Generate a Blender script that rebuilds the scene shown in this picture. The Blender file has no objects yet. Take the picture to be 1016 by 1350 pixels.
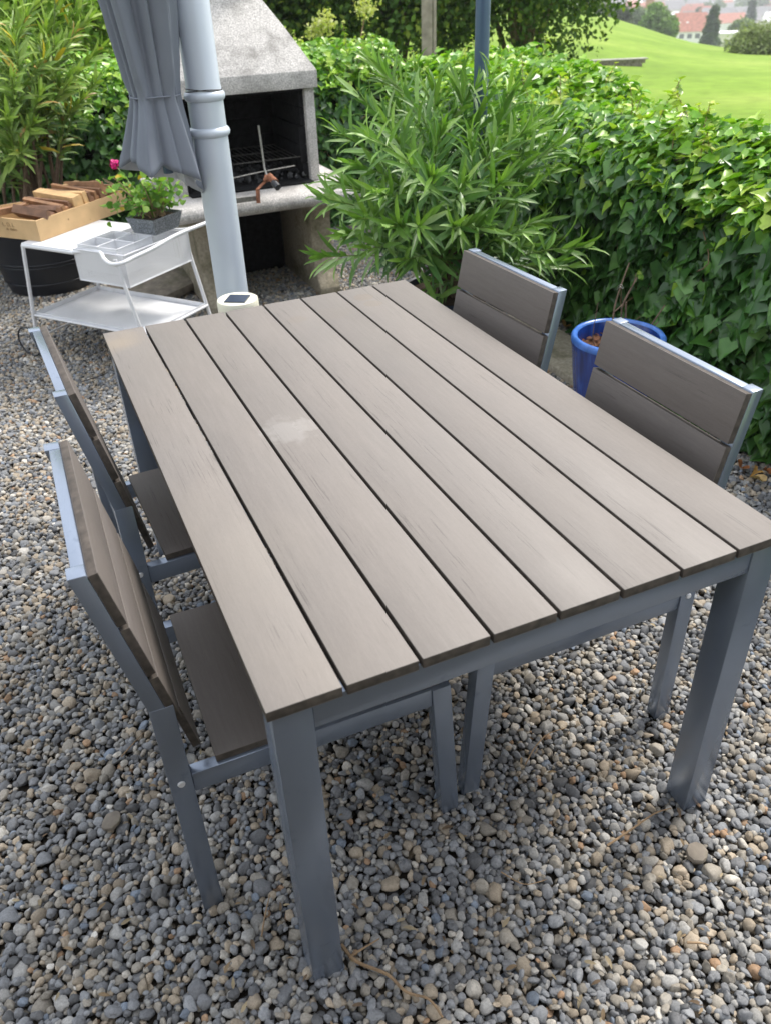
import bpy, bmesh, math, random
import numpy as np
from mathutils import Vector, Matrix, Euler
RD = math.radians
rng = np.random.default_rng(7)
random.seed(7)
SC = bpy.context.scene
COL = SC.collection

# ------------------------------------------------------------------ camera, sky, sun, exposure
cd = bpy.data.cameras.new("camera"); cam = bpy.data.objects.new("camera", cd); COL.objects.link(cam)
cam.location = (-0.1449, -0.8207, 1.6675)
cam.rotation_euler = (0.9789, 0.0341, -0.4196)
cd.sensor_fit = 'HORIZONTAL'; cd.sensor_width = 36.0; cd.lens = 36.0 * 1073.06 / 1016.0
cd.clip_start = 0.05; cd.clip_end = 6000
cd.dof.use_dof = True; cd.dof.focus_distance = 2.0; cd.dof.aperture_fstop = 7.0
SC.camera = cam
SUN_EL, SUN_AZ = RD(52), RD(68)          # azimuth clockwise from +Y
w = bpy.data.worlds.new("World"); SC.world = w; w.use_nodes = True
nt = w.node_tree; bg = nt.nodes['Background']
sky = nt.nodes.new('ShaderNodeTexSky'); sky.sky_type = 'NISHITA'; sky.sun_disc = False
sky.sun_elevation = SUN_EL; sky.sun_rotation = SUN_AZ; sky.air_density = 1.0; sky.dust_density = 4.0; sky.ozone_density = 1.0
# thin bright cloud over the blue: procedural, all round the sky
tcw = nt.nodes.new('ShaderNodeTexCoord'); cn_ = nt.nodes.new('ShaderNodeTexNoise'); cn_.inputs['Scale'].default_value = 2.2; cn_.inputs['Detail'].default_value = 6
nt.links.new(tcw.outputs['Generated'], cn_.inputs['Vector'])
cr0 = nt.nodes.new('ShaderNodeMapRange'); cr0.inputs['From Min'].default_value = .35; cr0.inputs['From Max'].default_value = .65; cr0.inputs['To Min'].default_value = .5; cr0.inputs['To Max'].default_value = .9
nt.links.new(cn_.outputs[0], cr0.inputs['Value'])
cm_ = nt.nodes.new('ShaderNodeMix'); cm_.data_type = 'RGBA'; nt.links.new(cr0.outputs[0], cm_.inputs[0]); nt.links.new(sky.outputs[0], cm_.inputs[6]); cm_.inputs[7].default_value = (7.6, 7.9, 8.3, 1)
nt.links.new(cm_.outputs[2], bg.inputs[0]); bg.inputs[1].default_value = 0.14
sd = bpy.data.lights.new("sun", 'SUN'); sun = bpy.data.objects.new("sun", sd); COL.objects.link(sun)
sd.energy = 2.3; sd.angle = RD(14); sd.color = (1.0, 0.95, 0.87)
sv = Vector((math.sin(SUN_AZ)*math.cos(SUN_EL), math.cos(SUN_AZ)*math.cos(SUN_EL), math.sin(SUN_EL)))
sun.rotation_euler = sv.to_track_quat('Z', 'Y').to_euler(); sun.location = (6, 4, 8)
SC.view_settings.view_transform = 'Standard'; SC.view_settings.look = 'None'
SC.view_settings.exposure = 0.75; SC.view_settings.gamma = 1.0
SC.render.engine = 'CYCLES'

# ------------------------------------------------------------------ where a photo pixel meets a height: used to measure positions
_f = 1073.06; _M = Euler(cam.rotation_euler).to_matrix(); _C = Vector(cam.location)
def ray(u, v): return _M @ Vector(((u-508)/_f, -(v-675)/_f, -1))
def G(u, v, z=0.0):
    d = ray(u, v); return _C + d*((z-_C.z)/d.z)
def DY(u, v, y):
    d = ray(u, v); return _C + d*((y-_C.y)/d.y)

# ------------------------------------------------------------------ materials
def newmat(name):
    m = bpy.data.materials.new(name); m.use_nodes = True
    return m, m.node_tree, m.node_tree.nodes['Principled BSDF']
def N(t, kind, **kw):
    n = t.nodes.new(kind)
    for k, v in kw.items():
        if k in n.inputs.keys(): n.inputs[k].default_value = v
        else: setattr(n, k, v)
    return n
def ramp(t, fac, stops, interp='LINEAR'):
    r = t.nodes.new('ShaderNodeValToRGB'); r.color_ramp.interpolation = interp
    while len(r.color_ramp.elements) < len(stops): r.color_ramp.elements.new(0.5)
    for e, (p, c) in zip(r.color_ramp.elements, stops):
        e.position = p; e.color = (*c, 1) if len(c) == 3 else c
    t.links.new(fac, r.inputs[0]); return r.outputs[0]
def mix(t, fac, a, b, mode='MIX'):
    m = t.nodes.new('ShaderNodeMix'); m.data_type = 'RGBA'; m.blend_type = mode
    for s, v in ((0, fac), (6, a), (7, b)):
        if hasattr(v, 'is_linked'): t.links.new(v, m.inputs[s])
        else: m.inputs[s].default_value = v if s == 0 else (*v, 1)
    return m.outputs[2]
def bump(t, h, bsdf, strength=0.3, dist=0.002):
    b = t.nodes.new('ShaderNodeBump'); b.inputs['Strength'].default_value = strength; b.inputs['Distance'].default_value = dist
    t.links.new(h, b.inputs['Height']); t.links.new(b.outputs[0], bsdf.inputs['Normal'])
def simple(name, col, rough=0.6, metal=0.0, var=0.15, scale=20, bmp=0.0, bscale=80, bdist=0.002, spec=0.5, dirt=None):
    m, t, b = newmat(name)
    tc = N(t, 'ShaderNodeTexCoord')
    n = N(t, 'ShaderNodeTexNoise', Scale=scale, Detail=6.0); t.links.new(tc.outputs['Object'], n.inputs['Vector'])
    lo = tuple(c*(1-var) for c in col); hi = tuple(min(1, c*(1+var)) for c in col)
    c = ramp(t, n.outputs[0], [(0.3, lo), (0.7, hi)])
    if dirt:
        n2 = N(t, 'ShaderNodeTexNoise', Scale=dirt[1], Detail=8.0, Roughness=0.7); t.links.new(tc.outputs['Object'], n2.inputs['Vector'])
        f = ramp(t, n2.outputs[0], [(dirt[2], (0, 0, 0)), (dirt[3], (1, 1, 1))])
        c = mix(t, f, c, dirt[0])
    t.links.new(c, b.inputs['Base Color'])
    b.inputs['Roughness'].default_value = rough; b.inputs['Metallic'].default_value = metal
    b.inputs['Specular IOR Level'].default_value = spec
    if bmp:
        n3 = N(t, 'ShaderNodeTexNoise', Scale=bscale, Detail=5.0); t.links.new(tc.outputs['Object'], n3.inputs['Vector'])
        bump(t, n3.outputs[0], b, bmp, bdist)
    return m

def composite(name, dark, light, stain=False):
    """grey wood-plastic boards: long streaks, black pitted scratches, pale drying marks"""
    m, t, b = newmat(name)
    tc = N(t, 'ShaderNodeTexCoord'); oi = N(t, 'ShaderNodeObjectInfo')
    off = N(t, 'ShaderNodeVectorMath', operation='SCALE'); off.inputs[3].default_value = 1.0
    comb = N(t, 'ShaderNodeCombineXYZ')
    mul = N(t, 'ShaderNodeMath', operation='MULTIPLY'); mul.inputs[1].default_value = 37.0
    t.links.new(oi.outputs['Random'], mul.inputs[0])
    for k in range(3): t.links.new(mul.outputs[0], comb.inputs[k])
    add = N(t, 'ShaderNodeVectorMath', operation='ADD')
    t.links.new(tc.outputs['Object'], add.inputs[0]); t.links.new(comb.outputs[0], add.inputs[1])
    def noise(sc, scale, detail=6, rough=0.6):
        mp = N(t, 'ShaderNodeMapping'); mp.inputs['Scale'].default_value = sc
        t.links.new(add.outputs[0], mp.inputs[0])
        n = N(t, 'ShaderNodeTexNoise', Scale=scale, Detail=float(detail), Roughness=rough); t.links.new(mp.outputs[0], n.inputs['Vector'])
        return n.outputs[0]
    long_ = noise((34, 2.0, 34), 4.0, 8, .75)
    blot = noise((1, 0.45, 1), 5.0, 4)
    tone = ramp(t, oi.outputs['Random'], [(0, (.94, .935, .93)), (1, (1.05, 1.05, 1.05))])
    fine = noise((55, 14, 55), 6.0, 4, .7)
    c = ramp(t, long_, [(0.2, dark), (0.8, light)])
    bl = ramp(t, blot, [(0.35, (0.92, 0.92, 0.92)), (0.7, (1.05, 1.04, 1.03))])
    c = mix(t, 0.8, c, bl, 'MULTIPLY')
    fi = ramp(t, fine, [(0.3, (0.93, 0.93, 0.93)), (0.7, (1.04, 1.04, 1.04))])
    c = mix(t, 0.8, c, fi, 'MULTIPLY')
    c = mix(t, 1.0, c, tone, 'MULTIPLY')
    # thin dark scratches along the grain, only in some patches
    s1 = noise((70, 1.6, 70), 3.2, 8, 0.75)
    s2 = noise((7, 0.9, 7), 2.2, 2)
    a = ramp(t, s1, [(0.57, (0, 0, 0)), (0.61, (1, 1, 1))]); bb = ramp(t, s2, [(0.52, (0, 0, 0)), (0.60, (1, 1, 1))])
    sc = N(t, 'ShaderNodeMath', operation='MULTIPLY'); t.links.new(a, sc.inputs[0]); t.links.new(bb, sc.inputs[1])
    sc2 = N(t, 'ShaderNodeMath', operation='MULTIPLY'); t.links.new(sc.outputs[0], sc2.inputs[0]); sc2.inputs[1].default_value = 0.6
    c = mix(t, sc2.outputs[0], c, tuple(x*0.42 for x in dark))
    if stain:
        sep = N(t, 'ShaderNodeNewGeometry')
        def mark(px, py, r, col, amt, nscale=14, edge=0.45, ysc=1.0):
            nonlocal c
            p = G(px, py, 0.781)
            v = N(t, 'ShaderNodeVectorMath', operation='SUBTRACT'); t.links.new(sep.outputs['Position'], v.inputs[0]); v.inputs[1].default_value = p
            mpp = N(t, 'ShaderNodeMapping'); mpp.inputs['Scale'].default_value = (1, ysc, 1); t.links.new(v.outputs[0], mpp.inputs[0])
            l = N(t, 'ShaderNodeVectorMath', operation='LENGTH'); t.links.new(mpp.outputs[0], l.inputs[0])
            n = N(t, 'ShaderNodeTexNoise', Scale=float(nscale), Detail=6.0); t.links.new(sep.outputs['Position'], n.inputs['Vector'])
            s = N(t, 'ShaderNodeMath', operation='MULTIPLY_ADD'); t.links.new(n.outputs[0], s.inputs[0]); s.inputs[1].default_value = r*1.6
            t.links.new(l.outputs['Value'], s.inputs[2])
            rr = t.nodes.new('ShaderNodeMapRange'); rr.inputs['From Min'].default_value = r*1.8*(1-edge*0.5); rr.inputs['From Max'].default_value = r*1.8
            rr.inputs['To Min'].default_value = amt; rr.inputs['To Max'].default_value = 0; t.links.new(s.outputs[0], rr.inputs['Value'])
            c = mix(t, rr.outputs[0], c, col)
        mark(378, 569, 0.058, (0.34, 0.325, 0.31), 0.34, 38, 0.5, 0.75)
        mark(402, 560, 0.03, (0.34, 0.325, 0.31), 0.25, 70, 0.25, 0.75)
        mark(478, 392, 0.036, (0.20, 0.16, 0.125), 0.4, 8, 0.2)
        mark(492, 400, 0.026, (0.20, 0.165, 0.13), 0.35, 9, 0.2)
        mark(392, 421, 0.03, (0.2, 0.165, 0.13), 0.25, 12, 0.3)
        mark(440, 413, 0.06, (0.2, 0.17, 0.14), 0.2, 12, 0.3)
        mark(150, 452, 0.09, (0.33, 0.26, 0.18), 0.4, 9, 0.9)
        mark(300, 760, 0.2, (0.27, 0.24, 0.205), 0.3, 6, 0.9, 0.5)
    t.links.new(c, b.inputs['Base Color'])
    b.inputs['Roughness'].default_value = 0.62
    r = ramp(t, blot, [(0.3, (0.55,)*3), (0.7, (0.72,)*3)]); t.links.new(r, b.inputs['Roughness'])
    bump(t, fine, b, 0.25, 0.0008)
    return m

M = {}
M['board'] = composite('weathered grey board', (0.174, 0.156, 0.143), (0.222, 0.201, 0.185), True)
M['slat'] = composite('dark grey brown slat', (0.112, 0.096, 0.087), (0.158, 0.139, 0.127))
M['shaded_edge'] = simple('shaded board edge', (0.075, 0.062, 0.052), 0.8, 0, 0.4, 60)  # dark edge colour, also deepens the shade between boards
M['alu'] = simple('grey coated aluminium', (0.26, 0.305, 0.385), 0.27, 0.6, 0.05, 5, 0.06, 300, 0.0003, dirt=((0.165, 0.20, 0.265), 22, 0.6, 0.8))
M['white_steel'] = simple('white powder coated steel', (0.72, 0.73, 0.76), 0.45, 0, 0.05, 12, dirt=((0.45, 0.42, 0.38), 14, 0.6, 0.85))
M['pipe'] = simple('pale blue grey painted metal', (0.56, 0.62, 0.70), 0.36, 0.1, 0.05, 5, 0.04, 30, 0.001, dirt=((0.33, 0.35, 0.38), 9, 0.62, 0.8))
M['mast'] = simple('slate blue painted mast', (0.075, 0.12, 0.20), 0.35, 0.3, 0.05, 9)
M['fabric'] = simple('grey parasol fabric', (0.50, 0.525, 0.58), 0.85, 0, 0.06, 7, 0.2, 900, 0.0004, 0.2)
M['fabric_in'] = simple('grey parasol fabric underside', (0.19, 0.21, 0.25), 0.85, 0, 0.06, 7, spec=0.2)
M['concrete'] = simple('pale pebbled concrete', (0.50, 0.48, 0.46), 0.9, 0, 0.4, 130, 0.8, 200, 0.003, 0.3, dirt=((0.20, 0.19, 0.175), 6, 0.46, 0.72))
M['concrete_old'] = simple('mossy beige concrete', (0.36, 0.32, 0.25), 0.92, 0, 0.25, 60, 0.5, 120, 0.002, 0.3, dirt=((0.13, 0.12, 0.07), 5, 0.5, 0.72))
M['soot'] = simple('sooted brick', (0.012, 0.012, 0.013), 0.9, 0, 0.6, 30, 0.6, 40, 0.004, 0.2)
M['iron'] = simple('dark grill iron', (0.07, 0.065, 0.06), 0.5, 0.7, 0.4, 50)
M['steel'] = simple('dull steel bar', (0.32, 0.31, 0.29), 0.45, 0.8, 0.3, 60)
M['rust'] = simple('rusty iron', (0.24, 0.10, 0.055), 0.8, 0.3, 0.45, 70, 0.4, 120)
M['crate'] = simple('pine crate board', (0.55, 0.37, 0.19), 0.65, 0, 0.12, 10)
M['ink'] = simple('faded branded ink', (0.30, 0.19, 0.09), 0.8, 0, 0.2, 80)
M['wood_dark'] = simple('brown hardwood offcut', (0.17, 0.085, 0.045), 0.6, 0, 0.35, 24)
M['wood_mid'] = simple('chestnut offcut', (0.30, 0.155, 0.075), 0.6, 0, 0.3, 24)
M['wood_pale'] = simple('pale pine offcut', (0.56, 0.36, 0.17), 0.6, 0, 0.2, 24)
M['wood_grey'] = simple('greyed wooden post', (0.30, 0.26, 0.22), 0.9, 0, 0.3, 14, 0.4, 60)
M['zinc'] = simple('embossed zinc', (0.17, 0.185, 0.20), 0.5, 0.7, 0.25, 30)
M['black_plastic'] = simple('black plastic', (0.014, 0.016, 0.022), 0.42, 0, 0.1, 6)
M['navy_plastic'] = simple('dark blue black plastic', (0.012, 0.02, 0.04), 0.35, 0, 0.1, 6)
M['soil'] = simple('potting soil', (0.045, 0.03, 0.02), 0.95, 0, 0.5, 60, 0.8, 90, 0.006, 0.2)
M['bark_mulch'] = simple('bark mulch', (0.16, 0.08, 0.045), 0.9, 0, 0.5, 90, 0.8, 90, 0.006, 0.2)
M['stem_green'] = simple('green shoot', (0.16, 0.24, 0.05), 0.5, 0, 0.2, 30)
M['stem_brown'] = simple('woody stem', (0.16, 0.11, 0.075), 0.85, 0, 0.3, 60)
M['twig'] = simple('dry twig', (0.28, 0.19, 0.11), 0.85, 0, 0.3, 60)
M['petal'] = simple('magenta petal', (0.62, 0.005, 0.19), 0.55, 0, 0.15, 90)
M['ivory'] = simple('ivory plastic', (0.86, 0.83, 0.68), 0.42, 0, 0.04, 9)
M['frost'] = simple('frosted pale blue plastic', (0.45, 0.54, 0.62), 0.3, 0, 0.05, 9)
M['solar'] = simple('solar cell', (0.035, 0.05, 0.085), 0.18, 0.2, 0.1, 60)
M['plug'] = simple('white plastic plug', (0.75, 0.75, 0.76), 0.4)
M['slabstone'] = simple('stone slab', (0.23, 0.20, 0.165), 0.9, 0, 0.3, 24, 0.5, 60, dirt=((0.10, 0.10, 0.05), 8, 0.5, 0.75))
M['earth'] = simple('dark damp earth', (0.045, 0.038, 0.03), 0.95, 0, 0.5, 30, 0.8, 50, 0.01, 0.2)
M['plaster'] = simple('cream render', (0.72, 0.68, 0.60), 0.9, 0, 0.06, 0.6)
M['plaster_white'] = simple('white render', (0.82, 0.81, 0.79), 0.9, 0, 0.05, 0.6)
M['roof_red'] = simple('red clay roof', (0.45, 0.16, 0.10), 0.85, 0, 0.25, 1.5)
M['roof_grey'] = simple('grey roof', (0.25, 0.24, 0.24), 0.85, 0, 0.2, 1.5)
M['roof_brown'] = simple('brown tile roof', (0.26, 0.16, 0.12), 0.85, 0, 0.25, 1.5)
M['glass_dark'] = simple('window glass', (0.06, 0.07, 0.08), 0.15)
M['brick'] = simple('chimney brick', (0.45, 0.25, 0.18), 0.9, 0, 0.2, 8)

def ceramic():
    m, t, b = newmat('cobalt glaze')
    tc = N(t, 'ShaderNodeTexCoord'); mp = N(t, 'ShaderNodeMapping'); mp.inputs['Scale'].default_value = (1, 1, 0.12)
    t.links.new(tc.outputs['Object'], mp.inputs[0])
    n = N(t, 'ShaderNodeTexNoise', Scale=45.0, Detail=5.0); t.links.new(mp.outputs[0], n.inputs['Vector'])
    c = ramp(t, n.outputs[0], [(0.3, (0.006, 0.022, 0.12)), (0.6, (0.009, 0.045, 0.26)), (0.8, (0.035, 0.11, 0.42))])
    t.links.new(c, b.inputs['Base Color']); b.inputs['Roughness'].default_value = 0.22; b.inputs['Coat Weight'].default_value = 0.3
    return m
M['cobalt'] = ceramic()
M['cobalt_rim'] = simple('worn cobalt rim', (0.06, 0.17, 0.52), 0.25, 0, 0.3, 30)

def perforated():
    m, t, b = newmat('perforated white sheet')
    tc = N(t, 'ShaderNodeTexCoord')
    uv = N(t, 'ShaderNodeUVMap')
    v = N(t, 'ShaderNodeTexVoronoi', Scale=120.0, Randomness=0.0); v.voronoi_dimensions = '2D'
    t.links.new(uv.outputs[0], v.inputs['Vector'])
    r = ramp(t, v.outputs['Distance'], [(0.22, (0, 0, 0)), (0.26, (1, 1, 1))])
    tr = N(t, 'ShaderNodeBsdfTransparent'); mx = N(t, 'ShaderNodeMixShader')
    b.inputs['Base Color'].default_value = (0.74, 0.75, 0.78, 1); b.inputs['Roughness'].default_value = 0.45
    t.links.new(r, mx.inputs[0]); t.links.new(tr.outputs[0], mx.inputs[1]); t.links.new(b.outputs[0], mx.inputs[2])
    t.links.new(mx.outputs[0], t.nodes['Material Output'].inputs[0])
    return m
M['perf'] = perforated()

def leafmat(name, rough=0.35, trans=0.25, spec=0.5, vein=True, coat=0.0):
    """leaf colour comes from a per-leaf attribute, faces let some light through"""
    m, t, b = newmat(name)
    at = N(t, 'ShaderNodeAttribute', attribute_name='tint')
    tc = N(t, 'ShaderNodeTexCoord')
    n = N(t, 'ShaderNodeTexNoise', Scale=35.0, Detail=3.0); t.links.new(tc.outputs['Object'], n.inputs['Vector'])
    v = ramp(t, n.outputs[0], [(0.3, (0.85,)*3), (0.7, (1.12,)*3)])
    c = mix(t, 1.0, at.outputs['Color'], v, 'MULTIPLY')
    t.links.new(c, b.inputs['Base Color']); b.inputs['Roughness'].default_value = rough
    b.inputs['Specular IOR Level'].default_value = spec; b.inputs['Coat Weight'].default_value = coat
    tl = N(t, 'ShaderNodeBsdfTranslucent')
    tcol = mix(t, 1.0, c, (1.15, 1.35, 0.5), 'MULTIPLY'); t.links.new(tcol, tl.inputs[0])
    mx = N(t, 'ShaderNodeMixShader'); mx.inputs[0].default_value = trans
    t.links.new(b.outputs[0], mx.inputs[1]); t.links.new(tl.outputs[0], mx.inputs[2])
    t.links.new(mx.outputs[0], t.nodes['Material Output'].inputs[0])
    return m
M['ivy'] = leafmat('ivy leaf', 0.35, 0.25, 0.55)
M['oleander'] = leafmat('oleander leaf', 0.42, 0.18, 0.5)
M['soft_leaf'] = leafmat('soft leaf', 0.6, 0.3, 0.3)
M['tree_leaf'] = leafmat('tree leaf', 0.65, 0.3, 0.2)
M['dead_leaf'] = leafmat('dead leaf', 0.8, 0.15, 0.2)

def meadowmat():
    m, t, b = newmat('mown meadow grass')
    tc = N(t, 'ShaderNodeTexCoord')
    n = N(t, 'ShaderNodeTexNoise', Scale=0.16, Detail=8.0, Roughness=0.65); t.links.new(tc.outputs['Object'], n.inputs['Vector'])
    n2 = N(t, 'ShaderNodeTexNoise', Scale=2.5, Detail=8.0, Roughness=0.7); t.links.new(tc.outputs['Object'], n2.inputs['Vector'])
    c = ramp(t, n.outputs[0], [(0.32, (0.14, 0.235, 0.026)), (0.5, (0.19, 0.30, 0.036)), (0.7, (0.27, 0.36, 0.065))])
    c2 = ramp(t, n2.outputs[0], [(0.3, (0.75,)*3), (0.7, (1.15,)*3)])
    c = mix(t, 1.0, c, c2, 'MULTIPLY')
    t.links.new(c, b.inputs['Base Color']); b.inputs['Roughness'].default_value = 0.9; b.inputs['Specular IOR Level'].default_value = 0.1
    return m
M['meadow'] = meadowmat()

def pebblemat():
    m, t, b = newmat('river pebble')
    at = N(t, 'ShaderNodeAttribute', attribute_name='tint', attribute_type='INSTANCER')
    tc = N(t, 'ShaderNodeTexCoord')
    n = N(t, 'ShaderNodeTexNoise', Scale=1.6, Detail=6.0, Roughness=0.65); t.links.new(tc.outputs['Object'], n.inputs['Vector'])
    geo = N(t, 'ShaderNodeNewGeometry')
    n2 = N(t, 'ShaderNodeTexNoise', Scale=220.0, Detail=4.0, Roughness=0.7); t.links.new(geo.outputs['Position'], n2.inputs['Vector'])
    v = ramp(t, n2.outputs[0], [(0.3, (0.74,)*3), (0.7, (1.2,)*3)])
    c = mix(t, 1.0, at.outputs['Color'], v, 'MULTIPLY')
    t.links.new(c, b.inputs['Base Color']); b.inputs['Roughness'].default_value = 0.66; b.inputs['Specular IOR Level'].default_value = 0.35
    bump(t, n2.outputs[0], b, 0.25, 0.001)
    return m
M['pebble'] = pebblemat()

# ------------------------------------------------------------------ object helpers
def tag(o, label=None, cat=None, group=None, kind=None):
    if label: o['label'] = label
    if cat: o['category'] = cat
    if group: o['group'] = group
    if kind: o['kind'] = kind
    return o
def empty(name, loc=(0, 0, 0), rz=0.0, label=None, cat=None, group=None):
    o = bpy.data.objects.new(name, None); COL.objects.link(o); o.location = loc; o.rotation_euler = (0, 0, rz)
    o.empty_display_size = 0.1
    return tag(o, label, cat, group)
def link(name, me, mats, parent=None):
    o = bpy.data.objects.new(name, me); COL.objects.link(o)
    for m in (mats if isinstance(mats, (list, tuple)) else [mats]): me.materials.append(m)
    if parent: o.parent = parent
    return o
class MB:
    def __init__(s): s.bm = bmesh.new(); s.uv = None
    def box(s, c, size, rot=None, bev=0.0, mi=0, seg=2):
        b = bmesh.new(); bmesh.ops.create_cube(b, size=1.0)
        bmesh.ops.scale(b, vec=size, verts=b.verts)
        if bev: bmesh.ops.bevel(b, geom=b.edges[:]+b.verts[:], offset=bev, segments=seg, affect='EDGES', profile=0.5)
        s._add(b, c, rot, mi); return s
    def bx(s, x0, x1, y0, y1, z0, z1, bev=0.0, mi=0):
        return s.box(((x0+x1)/2, (y0+y1)/2, (z0+z1)/2), (abs(x1-x0), abs(y1-y0), abs(z1-z0)), None, bev, mi)
    def _add(s, b, c, rot, mi):
        mt = Matrix.Translation(c)
        if rot is not None: mt = mt @ (rot.to_4x4() if isinstance(rot, Matrix) else Euler(rot).to_matrix().to_4x4())
        bmesh.ops.transform(b, matrix=mt, verts=b.verts)
        me = bpy.data.meshes.new('tmp'); b.to_mesh(me); b.free()
        n0 = len(s.bm.faces); s.bm.from_mesh(me); bpy.data.meshes.remove(me)
        s.bm.faces.ensure_lookup_table()
        for f in s.bm.faces[n0:]: f.material_index = mi
    def prism(s, poly, h0, h1, axis='y', bev=0.0, mi=0):
        """polygon in the plane across `axis`, extruded from h0 to h1"""
        b = bmesh.new()
        def P(a, c, h): return {'y': (a, h, c), 'x': (h, a, c), 'z': (a, c, h)}[axis]
        v0 = [b.verts.new(P(a, c, h0)) for a, c in poly]; v1 = [b.verts.new(P(a, c, h1)) for a, c in poly]
        n = len(poly)
        b.faces.new(v0); b.faces.new(v1[::-1])
        for i in range(n): b.faces.new((v0[i], v1[i], v1[(i+1) % n], v0[(i+1) % n]))
        bmesh.ops.recalc_face_normals(b, faces=b.faces[:])
        if bev: bmesh.ops.bevel(b, geom=b.edges[:]+b.verts[:], offset=bev, segments=2, affect='EDGES', profile=0.5)
        s._add(b, (0, 0, 0), None, mi); return s
    def tube(s, pts, r, n=10, mi=0, caps=True):
        pts = [Vector(p) for p in pts]; k = len(pts)
        rs = r if isinstance(r, (list, tuple)) else [r]*k
        t0 = (pts[1]-pts[0]).normalized(); up = Vector((0, 0, 1)) if abs(t0.z) < 0.9 else Vector((1, 0, 0))
        nx = t0.cross(up).normalized(); rings = []
        for i, p in enumerate(pts):
            t = (pts[min(i+1, k-1)]-pts[max(i-1, 0)]).normalized()
            nx = (nx - t*nx.dot(t)).normalized(); ny = t.cross(nx)
            rings.append([s.bm.verts.new(p+(nx*math.cos(a)+ny*math.sin(a))*rs[i]) for a in [2*math.pi*j/n for j in range(n)]])
        for i in range(k-1):
            for j in range(n):
                f = s.bm.faces.new((rings[i][j], rings[i][(j+1) % n], rings[i+1][(j+1) % n], rings[i+1][j])); f.material_index = mi
        if caps:
            for rg, fl in ((rings[0], 1), (rings[-1], 0)):
                f = s.bm.faces.new(rg[::-1] if fl else rg); f.material_index = mi
        return s
    def lathe(s, prof, c=(0, 0, 0), n=48, mi=0, closed=False):
        rings = []
        for r, z in prof:
            if r < 1e-5: rings.append([s.bm.verts.new((c[0], c[1], c[2]+z))])
            else: rings.append([s.bm.verts.new((c[0]+r*math.cos(2*math.pi*j/n), c[1]+r*math.sin(2*math.pi*j/n), c[2]+z)) for j in range(n)])
        for a, b in zip(rings, rings[1:]):
            for j in range(n):
                j2 = (j+1) % n
                q = ([a[0], b[j2], b[j]] if len(a) == 1 else [a[j], a[j2], b[0]] if len(b) == 1 else [a[j], a[j2], b[j2], b[j]])
                f = s.bm.faces.new(q); f.material_index = mi
        return s
    def build(s, name, mats, parent=None, smooth=False, recalc=True, angle=35):
        if recalc: bmesh.ops.recalc_face_normals(s.bm, faces=s.bm.faces[:])
        me = bpy.data.meshes.new(name); s.bm.to_mesh(me); s.bm.free()
        if smooth:
            me.polygons.foreach_set('use_smooth', [True]*len(me.polygons))
            try: me.set_sharp_from_angle(angle=RD(angle))
            except Exception: pass
        return link(name, me, mats, parent)
def spline(pts, n=8):
    pts = [Vector(p) for p in pts]; out = []
    for i in range(len(pts)-1):
        p0 = pts[max(i-1, 0)]; p1 = pts[i]; p2 = pts[i+1]; p3 = pts[min(i+2, len(pts)-1)]
        for k in range(n):
            t = k/n
            out.append(0.5*((2*p1)+(p2-p0)*t+(2*p0-5*p1+4*p2-p3)*t*t+(3*p1-p0-3*p2+p3)*t**3))
    out.append(pts[-1]); return out
def copy_tree(o, parent=None):
    c = o.copy(); COL.objects.link(c)
    if parent: c.parent = parent
    for ch in list(o.children): copy_tree(ch, c)
    return c

# leaves: numpy arrays of position / normal / tip direction -> one mesh with a per-leaf colour
def nrm(a): return a/np.maximum(np.linalg.norm(a, axis=1, keepdims=True), 1e-9)
IVY = (np.array([(0, 0, 0), (0, .5, -.05), (0, 1, -.16), (.22, -.16, .07), (.5, .1, .12), (.34, .42, .12), (.15, .72, .02), (-.22, -.16, .07), (-.5, .1, .12), (-.34, .42, .12), (-.15, .72, .02)]),
       [(0, 3, 4, 1), (1, 4, 5), (1, 5, 6, 2), (0, 1, 8, 7), (1, 9, 8), (1, 2, 10, 9)])
LANCE = (np.array([(0, 0, 0), (0, .33, .03), (0, .7, .01), (0, 1, -.08), (.075, .16, .02), (.1, .45, .05), (.065, .78, .02), (-.075, .16, .02), (-.1, .45, .05), (-.065, .78, .02)]),
         [(0, 4, 5, 1), (1, 5, 6, 2), (2, 6, 3), (0, 1, 8, 7), (1, 2, 9, 8), (2, 3, 9)])
ROUND = (np.array([(0, 0, 0), (.35, .1, .06), (.5, .5, .1), (.3, .9, .02), (0, 1, -.05), (-.3, .9, .02), (-.5, .5, .1), (-.35, .1, .06), (0, .5, 0)]),
         [(0, 1, 8), (1, 2, 8), (2, 3, 8), (3, 4, 8), (4, 5, 8), (5, 6, 8), (6, 7, 8), (7, 0, 8)])
BLADE = (np.array([(0, 0, 0), (.32, .5, .06), (0, 1, 0), (-.32, .5, .06)]), [(0, 1, 2), (0, 2, 3)])
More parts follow.
